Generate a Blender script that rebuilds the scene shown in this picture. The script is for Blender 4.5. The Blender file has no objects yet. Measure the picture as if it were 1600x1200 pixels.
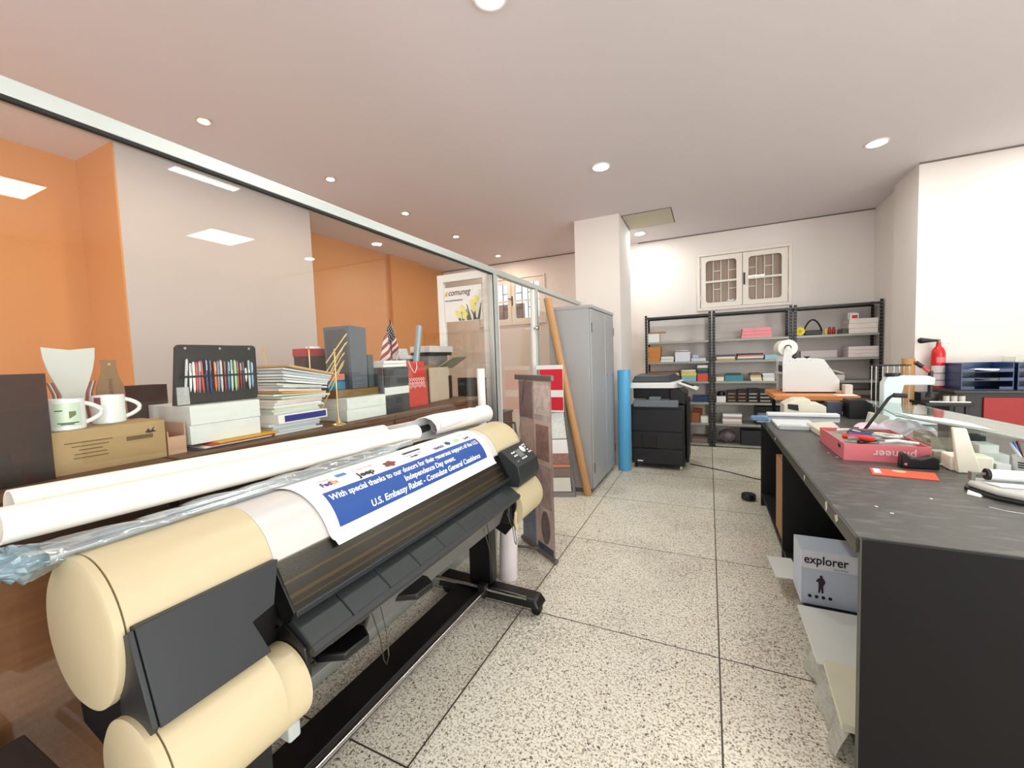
import bpy, bmesh, math, random
from mathutils import Vector, Matrix
random.seed(7)
PI = math.pi
S = bpy.context.scene
COL = S.collection

# ------------------------------------------------------------------ camera
cam_d = bpy.data.cameras.new('camera'); cam = bpy.data.objects.new('camera', cam_d); COL.objects.link(cam)
cam_d.sensor_width = 36.0; cam_d.lens = 641.87 / 1600 * 36; cam_d.clip_start = 0.02
yaw, pitch, roll = 0.448230, 0.0609177, -0.0344815
fw = Vector((-math.sin(yaw)*math.cos(pitch), math.cos(yaw)*math.cos(pitch), -math.sin(pitch)))
rt = Vector((math.cos(yaw), math.sin(yaw), 0)); up = rt.cross(fw)
r2 = math.cos(roll)*rt + math.sin(roll)*up; u2 = -math.sin(roll)*rt + math.cos(roll)*up
M = Matrix((r2, u2, -fw)).transposed().to_4x4(); M.translation = Vector((0, 0, 1.42))
cam.matrix_world = M
S.camera = cam

# ------------------------------------------------------------------ world, exposure, large lights
S.view_settings.view_transform = 'Standard'; S.view_settings.look = 'None'
S.view_settings.gamma = 1.0; S.view_settings.use_curve_mapping = False
S.view_settings.exposure = 0.1
S.cycles.use_denoising = True; S.cycles.max_bounces = 10; S.cycles.transparent_max_bounces = 16
S.cycles.sample_clamp_indirect = 6.0
W = bpy.data.worlds.new('daylight'); S.world = W; W.use_nodes = True
W.node_tree.nodes['Background'].inputs[0].default_value = (0.92, 0.96, 1.0, 1)
W.node_tree.nodes['Background'].inputs[1].default_value = 1.4

def area(name, loc, rot, sx, sy, power, color, shape='RECTANGLE', spread=PI):
    d = bpy.data.lights.new(name, 'AREA'); d.shape = shape; d.size = sx
    if shape == 'RECTANGLE': d.size_y = sy
    d.energy = power; d.color = color; d.spread = spread
    o = bpy.data.objects.new(name, d); COL.objects.link(o); o.location = loc; o.rotation_euler = rot
    return o
# daylight that comes in through the shop front behind the camera (facing into the room)
area('side_window_daylight', (5.05, -.55, 1.6), (PI/2, 0, PI/2), 3.9, 2.2, 200, (0.97, 1.0, 0.97))
area('shopfront_daylight', (2.2, -2.55, 1.6), (PI/2, 0, 0), 3.4, 2.2, 42, (0.98, 1.0, 0.97))
area('office_daylight', (-3.3, -2.55, 1.6), (PI/2, 0, 0), 2.6, 2.0, 34, (1.0, 0.95, 0.90))

# ------------------------------------------------------------------ materials
def srgb(r, g, b):
    f = lambda c: (c/255/12.92 if c/255 <= 0.04045 else ((c/255+0.055)/1.055)**2.4)
    return (f(r), f(g), f(b), 1)
_M = {}
def mat(name, rgb, rough=0.6, metal=0.0, var=0.06, scale=12.0, bump=0.0, emit=0.0, spec=0.5, coat=0.0, stretch=None):
    if name in _M: return _M[name]
    m = bpy.data.materials.new(name); m.use_nodes = True; nt = m.node_tree; N = nt.nodes; L = nt.links
    b = N['Principled BSDF']; c = srgb(*rgb)
    b.inputs['Roughness'].default_value = rough; b.inputs['Metallic'].default_value = metal
    b.inputs['Specular IOR Level'].default_value = spec
    if coat: b.inputs['Coat Weight'].default_value = coat
    tc = N.new('ShaderNodeTexCoord'); no = N.new('ShaderNodeTexNoise'); no.inputs['Scale'].default_value = scale
    no.inputs['Detail'].default_value = 4
    if stretch:
        mp = N.new('ShaderNodeMapping'); mp.inputs['Scale'].default_value = stretch
        L.new(tc.outputs['Object'], mp.inputs[0]); L.new(mp.outputs[0], no.inputs['Vector'])
    else: L.new(tc.outputs['Object'], no.inputs['Vector'])
    mx = N.new('ShaderNodeMix'); mx.data_type = 'RGBA'
    mx.inputs['A'].default_value = tuple(max(0, x*(1-var)) for x in c[:3])+(1,)
    mx.inputs['B'].default_value = tuple(min(1, x*(1+var)) for x in c[:3])+(1,)
    L.new(no.outputs['Fac'], mx.inputs['Factor']); L.new(mx.outputs['Result'], b.inputs['Base Color'])
    if bump:
        bp = N.new('ShaderNodeBump'); bp.inputs['Strength'].default_value = bump; bp.inputs['Distance'].default_value = 0.004
        L.new(no.outputs['Fac'], bp.inputs['Height']); L.new(bp.outputs[0], b.inputs['Normal'])
    if emit:
        b.inputs['Emission Color'].default_value = c; b.inputs['Emission Strength'].default_value = emit
    _M[name] = m; return m

def glassmat(name, tint=(0.97, 0.985, 0.975), ior=1.45, gloss=1.0, rough=0.0, haze=0.0, hazecol=(1, 1, 1)):
    # thin clear sheet: transparent body with a Fresnel-weighted mirror
    if name in _M: return _M[name]
    m = bpy.data.materials.new(name); m.use_nodes = True; nt = m.node_tree; N = nt.nodes; L = nt.links
    N.remove(N['Principled BSDF']); out = N['Material Output']
    tr = N.new('ShaderNodeBsdfTransparent'); tr.inputs[0].default_value = (*tint, 1)
    gl = N.new('ShaderNodeBsdfGlossy'); gl.inputs['Roughness'].default_value = rough
    fr = N.new('ShaderNodeFresnel'); ge = N.new('ShaderNodeNewGeometry')
    ma = N.new('ShaderNodeMix'); ma.inputs['A'].default_value = ior; ma.inputs['B'].default_value = 1/ior
    L.new(ge.outputs['Backfacing'], ma.inputs['Factor']); L.new(ma.outputs['Result'], fr.inputs['IOR'])
    mu = N.new('ShaderNodeMath'); mu.operation = 'MULTIPLY'; mu.inputs[1].default_value = gloss
    L.new(fr.outputs[0], mu.inputs[0])
    mx = N.new('ShaderNodeMixShader'); L.new(mu.outputs[0], mx.inputs[0])
    src = tr.outputs[0]
    if haze:
        df = N.new('ShaderNodeBsdfDiffuse'); df.inputs[0].default_value = (*hazecol, 1)
        no = N.new('ShaderNodeTexNoise'); no.inputs['Scale'].default_value = 14
        rm = N.new('ShaderNodeMapRange'); rm.inputs['To Min'].default_value = haze*0.4; rm.inputs['To Max'].default_value = min(1, haze*1.6)
        L.new(no.outputs['Fac'], rm.inputs['Value'])
        hm = N.new('ShaderNodeMixShader'); L.new(rm.outputs[0], hm.inputs[0]); L.new(tr.outputs[0], hm.inputs[1]); L.new(df.outputs[0], hm.inputs[2])
        src = hm.outputs[0]
    L.new(src, mx.inputs[1]); L.new(gl.outputs[0], mx.inputs[2]); L.new(mx.outputs[0], out.inputs[0])
    _M[name] = m; return m

def terrazzo():
    m = bpy.data.materials.new('terrazzo_floor'); m.use_nodes = True; nt = m.node_tree; N = nt.nodes; L = nt.links
    b = N['Principled BSDF']; b.inputs['Roughness'].default_value = 0.42
    tc = N.new('ShaderNodeTexCoord'); P = tc.outputs['Object']
    def noise(sc, det=3):
        n = N.new('ShaderNodeTexNoise'); n.inputs['Scale'].default_value = sc; n.inputs['Detail'].default_value = det; L.new(P, n.inputs['Vector']); return n.outputs['Fac']
    def ramp(v, a, c, ca=(0,0,0,1), cb=(1,1,1,1)):
        r = N.new('ShaderNodeValToRGB'); r.color_ramp.elements[0].position = a; r.color_ramp.elements[1].position = c
        r.color_ramp.elements[0].color = ca; r.color_ramp.elements[1].color = cb; L.new(v, r.inputs[0]); return r.outputs[0]
    def mix(f, a, c, mode='MIX'):
        x = N.new('ShaderNodeMix'); x.data_type = 'RGBA'; x.blend_type = mode
        if isinstance(f, float): x.inputs['Factor'].default_value = f
        else: L.new(f, x.inputs['Factor'])
        for k, v in (('A', a), ('B', c)):
            if isinstance(v, tuple): x.inputs[k].default_value = v
            else: L.new(v, x.inputs[k])
        return x.outputs['Result']
    def chips(sc, lo, hi, rnd=1.0):
        v = N.new('ShaderNodeTexVoronoi'); v.inputs['Scale'].default_value = sc; v.inputs['Randomness'].default_value = rnd
        mp = N.new('ShaderNodeMapping'); mp.inputs['Location'].default_value = (sc*.13, sc*.07, 0)
        nd = N.new('ShaderNodeTexNoise'); nd.inputs['Scale'].default_value = sc*1.6; nd.inputs['Detail'].default_value = 1; L.new(P, nd.inputs['Vector'])
        va = N.new('ShaderNodeVectorMath'); va.operation = 'MULTIPLY_ADD'; va.inputs[1].default_value = (1.1/sc,)*3; L.new(nd.outputs['Color'], va.inputs[0]); L.new(P, va.inputs[2])
        L.new(va.outputs[0], mp.inputs[0]); L.new(mp.outputs[0], v.inputs['Vector'])
        near = ramp(v.outputs['Distance'], lo, hi, (1,1,1,1), (0,0,0,1))
        sel = N.new('ShaderNodeSeparateColor'); L.new(v.outputs['Color'], sel.inputs[0])
        return near, sel.outputs[0]
    base = mix(noise(3.0, 5), srgb(218, 212, 198), srgb(238, 233, 220))
    base = mix(ramp(noise(90, 2), .50, .62), base, srgb(188, 178, 156))
    def layer(base, sc, lo, hi, thr, col):
        near, sel = chips(sc, lo, hi)
        s = ramp(sel, thr, thr+.01)
        mm = N.new('ShaderNodeMath'); mm.operation = 'MULTIPLY'; L.new(near, mm.inputs[0]); L.new(s, mm.inputs[1])
        return mix(mm.outputs[0], base, col)
    base = layer(base, 105, .30, .42, .50, srgb(165, 150, 128))
    base = layer(base, 88, .28, .38, .62, srgb(104, 92, 80))
    base = layer(base, 52, .20, .30, .82, srgb(84, 72, 62))
    base = layer(base, 40, .14, .26, .93, srgb(120, 84, 58))
    # worn, soiled patches
    dirt = ramp(noise(1.3, 6), .50, .70)
    dm = N.new('ShaderNodeMath'); dm.operation = 'MULTIPLY'; dm.inputs[1].default_value = .55; L.new(dirt, dm.inputs[0])
    d2 = N.new('ShaderNodeMath'); d2.operation = 'MULTIPLY'; L.new(dm.outputs[0], d2.inputs[0]); L.new(ramp(noise(45, 3), .42, .6), d2.inputs[1])
    base = mix(d2.outputs[0], base, srgb(104, 84, 68))
    # tile joints every metre
    sp = N.new('ShaderNodeSeparateXYZ'); L.new(P, sp.inputs[0])
    fac = None
    for ax, off in ((0, .037), (1, .045)):
        a = N.new('ShaderNodeMath'); a.operation = 'SUBTRACT'; a.inputs[1].default_value = off; L.new(sp.outputs[ax], a.inputs[0])
        p = N.new('ShaderNodeMath'); p.operation = 'PINGPONG'; p.inputs[1].default_value = .5; L.new(a.outputs[0], p.inputs[0])
        c = N.new('ShaderNodeMath'); c.operation = 'LESS_THAN'; c.inputs[1].default_value = .0035; L.new(p.outputs[0], c.inputs[0])
        fac = c.outputs[0] if fac is None else fac
        last = c.outputs[0]
    mxm = N.new('ShaderNodeMath'); mxm.operation = 'MAXIMUM'; L.new(fac, mxm.inputs[0]); L.new(last, mxm.inputs[1])
    base = mix(mxm.outputs[0], base, srgb(66, 56, 48))
    L.new(base, b.inputs['Base Color'])
    return m

def wood(name, c1, c2, scale=6, stretch=(1, .12, 1), rough=.5):
    m = mat(name, c1, rough=rough, var=0, scale=scale, stretch=stretch)
    mx = [n for n in m.node_tree.nodes if n.bl_idname == 'ShaderNodeMix'][0]
    mx.inputs['A'].default_value = srgb(*c1); mx.inputs['B'].default_value = srgb(*c2)
    n = [n for n in m.node_tree.nodes if n.bl_idname == 'ShaderNodeTexNoise'][0]; n.inputs['Distortion'].default_value = 1.2
    return m

def speckled_black():
    m = mat('worn_black_top', (66, 65, 62), rough=.33, var=.3, scale=7)
    nt = m.node_tree; N = nt.nodes; L = nt.links; b = N['Principled BSDF']
    old = b.inputs['Base Color'].links[0].from_socket
    n = N.new('ShaderNodeTexNoise'); n.inputs['Scale'].default_value = 34; n.inputs['Detail'].default_value = 6
    tc = N.new('ShaderNodeTexCoord'); mp = N.new('ShaderNodeMapping'); mp.inputs['Scale'].default_value = (.35, 1, 1)
    L.new(tc.outputs['Object'], mp.inputs[0]); L.new(mp.outputs[0], n.inputs['Vector'])
    r = N.new('ShaderNodeValToRGB'); r.color_ramp.elements[0].position = .5; r.color_ramp.elements[1].position = .72
    r.color_ramp.elements[1].color = (.75, .75, .75, 1); L.new(n.outputs['Fac'], r.inputs[0])
    mx = N.new('ShaderNodeMix'); mx.data_type = 'RGBA'; L.new(r.outputs[0], mx.inputs['Factor']); L.new(old, mx.inputs['A']); mx.inputs['B'].default_value = srgb(112, 110, 104)
    L.new(mx.outputs['Result'], b.inputs['Base Color'])
    r2_ = N.new('ShaderNodeMapRange'); r2_.inputs['To Min'].default_value = .26; r2_.inputs['To Max'].default_value = .5
    L.new(n.outputs['Fac'], r2_.inputs['Value']); L.new(r2_.outputs[0], b.inputs['Roughness'])
    return m

# ------------------------------------------------------------------ mesh helpers
class MB:
    """collects shapes in world coordinates (o = origin that is subtracted) and links them as one mesh"""
    def __init__(s, root=None, o=(0, 0, 0)):
        s.b = bmesh.new(); s.root = root
        s.o = Vector(root['_o']) if root is not None and '_o' in root else Vector(o)
    def box(s, x0, x1, y0, y1, z0, z1, rz=0, piv=None, bev=0):
        if x0 > x1: x0, x1 = x1, x0
        if y0 > y1: y0, y1 = y1, y0
        r = bmesh.ops.create_cube(s.b, size=1); vs = r['verts']
        bmesh.ops.scale(s.b, vec=(x1-x0, y1-y0, z1-z0), verts=vs)
        if bev:
            es = list({e for v in vs for e in v.link_edges})
            rr = bmesh.ops.bevel(s.b, geom=es, offset=bev, segments=2, affect='EDGES', profile=.5)
            vs = list({v for f in rr['faces'] for v in f.verts} | {v for v in vs if v.is_valid})
        c = Vector(((x0+x1)/2, (y0+y1)/2, (z0+z1)/2))
        if rz:
            pv = Vector(piv) if piv else c
            bmesh.ops.translate(s.b, vec=c-pv, verts=vs); bmesh.ops.rotate(s.b, cent=(0,0,0), matrix=Matrix.Rotation(rz, 3, 'Z'), verts=vs)
            bmesh.ops.translate(s.b, vec=pv, verts=vs)
        else: bmesh.ops.translate(s.b, vec=c, verts=vs)
        return s
    def cyl(s, p0, p1, r0, r1=None, n=24, cap=True):
        p0, p1 = Vector(p0), Vector(p1); r1 = r0 if r1 is None else r1
        d = p1-p0; L = d.length
        r = bmesh.ops.create_cone(s.b, cap_ends=cap, segments=n, radius1=r0, radius2=r1, depth=L)
        q = Vector((0, 0, 1)).rotation_difference(d.normalized()).to_matrix()
        bmesh.ops.rotate(s.b, cent=(0,0,0), matrix=q, verts=r['verts']); bmesh.ops.translate(s.b, vec=(p0+p1)/2, verts=r['verts'])
        return s
    def pipe(s, p0, p1, ro, ri, n=32):      # a hollow tube with real wall thickness
        p0, p1 = Vector(p0), Vector(p1); d = (p1-p0).normalized(); q = Vector((0,0,1)).rotation_difference(d).to_matrix()
        rings = []
        for P, r in ((p0, ro), (p1, ro), (p1, ri), (p0, ri)):
            rings.append([s.b.verts.new(P + q @ Vector((r*math.cos(2*PI*k/n), r*math.sin(2*PI*k/n), 0))) for k in range(n)])
        for a in range(4):
            A, B = rings[a], rings[(a+1) % 4]
            for k in range(n): s.b.faces.new((A[k], A[(k+1) % n], B[(k+1) % n], B[k]))
        return s
    def sph(s, c, r, sz=(1,1,1), n=16):
        rr = bmesh.ops.create_uvsphere(s.b, u_segments=n, v_segments=n//2+2, radius=r)
        bmesh.ops.scale(s.b, vec=sz, verts=rr['verts']); bmesh.ops.translate(s.b, vec=c, verts=rr['verts']); return s
    def prism(s, pts, a0, a1, axis='Y'):    # polygon in the other two axes, extruded along axis
        def P(u, v, t): return {'Y': (u, t, v), 'X': (t, u, v), 'Z': (u, v, t)}[axis]
        A = [s.b.verts.new(P(u, v, a0)) for u, v in pts]; B = [s.b.verts.new(P(u, v, a1)) for u, v in pts]
        n = len(pts); s.b.faces.new(A); s.b.faces.new(B[::-1])
        for k in range(n): s.b.faces.new((A[k], B[k], B[(k+1) % n], A[(k+1) % n]))
        return s
    def lathe(s, prof, c, n=28, axis=(0,0,1)):
        q = Vector((0,0,1)).rotation_difference(Vector(axis).normalized()).to_matrix(); c = Vector(c)
        R = [[s.b.verts.new(c + q @ Vector((r*math.cos(2*PI*k/n), r*math.sin(2*PI*k/n), z))) for k in range(n)] for r, z in prof]
        for a in range(len(R)-1):
            for k in range(n): s.b.faces.new((R[a][k], R[a][(k+1) % n], R[a+1][(k+1) % n], R[a+1][k]))
        s.b.faces.new(R[0][::-1]); s.b.faces.new(R[-1]); return s
    def tube(s, pts, r, n=8, r_end=None):
        pts = [Vector(p) for p in pts]; R = []
        up0 = Vector((0,0,1))
        for i, p in enumerate(pts):
            d = (pts[min(i+1, len(pts)-1)] - pts[max(i-1, 0)]).normalized()
            a = d.cross(up0)
            if a.length < .05: a = d.cross(Vector((1,0,0)))
            a.normalize(); b_ = d.cross(a)
            rr = r if r_end is None else r+(r_end-r)*i/(len(pts)-1)
            R.append([s.b.verts.new(p + rr*(a*math.cos(2*PI*k/n)+b_*math.sin(2*PI*k/n))) for k in range(n)])
        for i in range(len(R)-1):
            for k in range(n): s.b.faces.new((R[i][k], R[i][(k+1) % n], R[i+1][(k+1) % n], R[i+1][k]))
        s.b.faces.new(R[0][::-1]); s.b.faces.new(R[-1]); return s
    def hexa(s, P):                          # eight corners: bottom four then top four
        v = [s.b.verts.new(p) for p in P]
        for f in ((3,2,1,0), (4,5,6,7), (0,1,5,4), (1,2,6,5), (2,3,7,6), (3,0,4,7)): s.b.faces.new([v[i] for i in f])
        return s
    def sheet(s, f, nu, nv, th=.001):        # f(u,v) -> point, thickened along its normal
        def nrm(u, v):
            e = 1e-3; a = Vector(f(min(u+e,1), v))-Vector(f(max(u-e,0), v)); b_ = Vector(f(u, min(v+e,1)))-Vector(f(u, max(v-e,0)))
            k = a.cross(b_); return k.normalized() if k.length else Vector((0,0,1))
        G = []
        for side in (0, 1):
            g = []
            for i in range(nu+1):
                g.append([s.b.verts.new(Vector(f(i/nu, j/nv)) + nrm(i/nu, j/nv)*th*side) for j in range(nv+1)])
            G.append(g)
        for side in (0, 1):
            for i in range(nu):
                for j in range(nv):
                    q = [G[side][i][j], G[side][i+1][j], G[side][i+1][j+1], G[side][i][j+1]]
                    s.b.faces.new(q if side else q[::-1])
        for i in range(nu):
            s.b.faces.new((G[0][i][0], G[0][i+1][0], G[1][i+1][0], G[1][i][0])); s.b.faces.new((G[0][i+1][nv], G[0][i][nv], G[1][i][nv], G[1][i+1][nv]))
        for j in range(nv):
            s.b.faces.new((G[0][0][j+1], G[0][0][j], G[1][0][j], G[1][0][j+1])); s.b.faces.new((G[0][nu][j], G[0][nu][j+1], G[1][nu][j+1], G[1][nu][j]))
        return s
    def poly(s, pts, z0, z1): return s.prism(pts, z0, z1, 'Z')
    def rot(s, ang, cent, axis='Z'):
        bmesh.ops.rotate(s.b, cent=cent, matrix=Matrix.Rotation(ang, 3, axis), verts=s.b.verts[:]); return s
    def jit(s, a):
        for v in s.b.verts: v.co += Vector((random.uniform(-a,a), random.uniform(-a,a), random.uniform(-a,a)))
        return s
    def build(s, name, m, label=None, smooth=False, bevel=0, seg=2, sub=0, cat=None, group=None, kind=None, up=None, keep=False):
        bmesh.ops.recalc_face_normals(s.b, faces=s.b.faces[:])
        par = up if up is not None else s.root
        if par is None and not keep:          # a thing made of one mesh: origin at the middle of its base
            xs = [v.co for v in s.b.verts]
            s.o = Vector(((min(p.x for p in xs)+max(p.x for p in xs))/2, (min(p.y for p in xs)+max(p.y for p in xs))/2, min(p.z for p in xs)))
        for v in s.b.verts: v.co -= s.o
        me = bpy.data.meshes.new(name); s.b.to_mesh(me); s.b.free()
        me.materials.append(m)
        if smooth:
            me.polygons.foreach_set('use_smooth', [True]*len(me.polygons)); me.set_sharp_from_angle(angle=math.radians(38))
        o = bpy.data.objects.new(name, me); COL.objects.link(o)
        if par is not None: o.parent = par
        else: o.location = s.o
        if bevel:
            bv = o.modifiers.new('bevel', 'BEVEL'); bv.width = bevel; bv.segments = seg; bv.limit_method = 'ANGLE'; bv.angle_limit = math.radians(35)
            me.polygons.foreach_set('use_smooth', [True]*len(me.polygons)); me.set_sharp_from_angle(angle=math.radians(30))
        if sub:
            sb = o.modifiers.new('sub', 'SUBSURF'); sb.levels = sub; sb.render_levels = sub
        if label: o['label'] = label
        if cat: o['category'] = cat
        if group: o['group'] = group
        if kind: o['kind'] = kind
        return o

def thing(name, label, cat, loc, group=None):
    o = bpy.data.objects.new(name, None); COL.objects.link(o); o.location = loc
    o.empty_display_size = .05; o['_o'] = tuple(loc); o['label'] = label; o['category'] = cat
    if group: o['group'] = group
    return o
def struct(mb, name, m, **k):
    return mb.build(name, m, kind='structure', keep=True, **k)

def textmesh(body, size=.05, bold=0.0, shear=0.0, align='LEFT', sx=1.0, extrude=0.0):
    c = bpy.data.curves.new('t', 'FONT'); c.body = body; c.size = size; c.offset = bold; c.shear = shear; c.align_x = align
    c.extrude = extrude; c.resolution_u = 3
    o = bpy.data.objects.new('t', c); COL.objects.link(o)
    dg = bpy.context.evaluated_depsgraph_get(); me = bpy.data.meshes.new_from_object(o.evaluated_get(dg))
    bpy.data.objects.remove(o); bpy.data.curves.remove(c)
    for v in me.vertices: v.co.x *= sx
    return me
def lettering(body, m, par, org, ux, uy, size, name='lettering', fit=None, fn=None, rot180=False, **k):
    """text whose baseline starts at org (world), running along ux with its height along uy; fn maps (x, y) to a surface instead"""
    me = textmesh(body, size, **k)
    if not me.vertices: return None
    if fit:
        xs = [v.co.x for v in me.vertices]; w = max(xs)-min(xs); f = fit/w; x0 = min(xs)
        for v in me.vertices: v.co.x = (v.co.x-x0)*f
    po = Vector(par['_o']) if '_o' in par else (Vector(par.parent['_o']) if par.parent and '_o' in par.parent else Vector(par.location))
    if fn is None:
        org, ux, uy = Vector(org), Vector(ux).normalized(), Vector(uy).normalized(); n = ux.cross(uy)
    for v in me.vertices:
        x, y = v.co.x, v.co.y
        if rot180: x, y = (fit or 0)-x, -y
        v.co = (Vector(fn(x, y)) if fn else org + ux*x + uy*y + n*.0012) - po
    me.materials.clear(); me.materials.append(m); me.name = name
    o = bpy.data.objects.new(name, me); COL.objects.link(o); o.parent = par
    return o

# ------------------------------------------------------------------ palette
white_wall = mat('white_plaster', (232, 224, 219), rough=.85, var=.02, scale=3, bump=.05)
pink_wall = white_wall
orange_wall = mat('orange_plaster', (214, 148, 88), rough=.8, var=.03, scale=3, bump=.05)
ceil_m = mat('ceiling_plaster', (222, 214, 217), rough=.85, var=.02, scale=2, bump=.03)
alu = mat('aluminium', (196, 202, 198), rough=.38, metal=.55, var=.03)
white_metal = mat('white_lacquer', (236, 232, 230), rough=.45, var=.02)
black = mat('black_plastic', (15, 15, 17), rough=.5, var=.15)
satin_black = mat('satin_black', (11, 11, 12), rough=.38, var=.2)
charcoal = mat('charcoal_plastic', (38, 42, 44), rough=.48, var=.05)
dark_grey = mat('dark_grey_plastic', (38, 40, 43), rough=.42, var=.06)
cream = mat('cream_plastic', (203, 187, 152), rough=.42, var=.03)
pearl = mat('pearl_grey_plastic', (206, 202, 198), rough=.36, var=.02)
paper = mat('white_paper', (240, 238, 236), rough=.8, var=.015)
paper2 = mat('off_white_paper', (222, 220, 214), rough=.8, var=.03)
card_white = mat('white_card', (228, 230, 226), rough=.7, var=.02)
kraft = mat('kraft_card', (186, 148, 96), rough=.75, var=.06, scale=20)
kraft_tube_m = mat('kraft_tube', (188, 142, 94), rough=.6, var=.06, scale=8)
grey_steel = mat('locker_grey_steel', (172, 172, 174), rough=.4, metal=.15, var=.02)
shelf_grey = mat('shelf_grey_steel', (158, 158, 150), rough=.45, metal=.2, var=.04)
chrome = mat('chrome', (205, 205, 205), rough=.2, metal=1, var=.02)
brass = mat('brass', (224, 194, 132), rough=.3, metal=.7, var=.05)
red_m = mat('red_card', (196, 44, 36), rough=.5, var=.05)
ink = mat('black_ink', (26, 24, 26), rough=.7, var=.05)
pane = glassmat('clear_glass')

# ------------------------------------------------------------------ the room
H = 3.26
struct(MB().box(-5.2, 5.3, -2.7, 7.4, -.1, 0), 'floor', terrazzo())
struct(MB().box(-5.2, 5.3, -2.7, 7.4, H, H+.12), 'ceiling', ceil_m)
w = MB()
for x0, x1, z0, z1 in ((-5.2, -4.05, 0, H), (-4.05, -2.75, 0, 2.11), (-4.05, -2.75, 2.93, H), (-2.75, -.12, 0, H), (-.12, 1.04, 0, 2.11), (-.12, 1.04, 2.9, H), (1.04, 2.2, 0, H)):
    w.box(x0, x1, 7.18, 7.4, z0, z1)
struct(w, 'wall_back', white_wall)
struct(MB().box(-5.15, -4.93, -2.7, 7.18, 0, H), 'wall_left', orange_wall)
struct(MB().box(-4.93, -4.86, 5.52, 6.3, 0, H), 'wall_left_pilaster', orange_wall)
struct(MB().box(-4.93, -4.28, 1.712, 3.50, 0, H), 'column_left', mat('pale_pink_plaster', (196, 186, 184), rough=.85, var=.02, scale=3))
struct(MB().box(-4.93, -4.283, 1.70, 1.712, 0, H), 'column_left_side', orange_wall)
struct(MB().box(-1.65, -1.05, 5.56, 6.38, 0, H), 'column_centre', white_wall)
struct(MB().box(1.935, 2.2, 5.69, 6.31, 0, H), 'column_right', white_wall)
struct(MB().box(2.01, 2.2, 6.31, 7.18, 0, H), 'wall_right_back', white_wall)
struct(MB().box(2.2, 5.3, 5.69, 5.9, 0, H), 'wall_right', white_wall)
w = MB()
for y0, y1, z0, z1 in ((-2.7, -2.5, 0, H), (-2.5, 1.4, 0, .45), (-2.5, 1.4, 2.75, H), (1.4, 5.69, 0, H)): w.box(5.1, 5.3, y0, y1, z0, z1)
struct(w, 'wall_right_side', white_wall)
w = MB()
for x0, x1, z0, z1 in ((-4.93, -4.7, 0, H), (-4.7, -1.9, 0, .3), (-4.7, -1.9, 2.75, H), (-1.9, -1.5, 0, H), (-1.5, 3.9, 0, .3), (-1.5, 3.9, 2.75, H), (3.9, 5.1, 0, H)):
    w.box(x0, x1, -2.7, -2.5, z0, z1)
struct(w, 'wall_front', white_wall)
struct(MB().box(-1.05, 2.01, 7.166, 7.18, H-.014, H), 'gap_shade_strip_1', mat('shadow_gap', (120, 112, 106), rough=.9))  # grey strips put the shade of the wall-ceiling gap into colour
struct(MB().box(1.935, 5.1, 5.676, 5.69, H-.014, H), 'gap_shade_strip_2', _M['shadow_gap'])
struct(MB().box(-4.93, -1.65, 7.166, 7.18, H-.014, H), 'gap_shade_strip_3', _M['shadow_gap'])
# service hatch in the ceiling beside the column
t = thing('ceiling_hatch', 'beige access hatch panel set in the ceiling beside the white column', 'hatch', (-.73, 5.98, H-.01))
MB(t).box(-1.04, -.42, 5.67, 6.34, H-.006, H-.001).build('gap_frame', mat('hatch_gap', (92, 82, 66), rough=.9))
MB(t).box(-1.03, -.43, 5.68, 6.33, H-.010, H-.006).build('panel', mat('hatch_board', (198, 190, 168), rough=.8))

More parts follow.
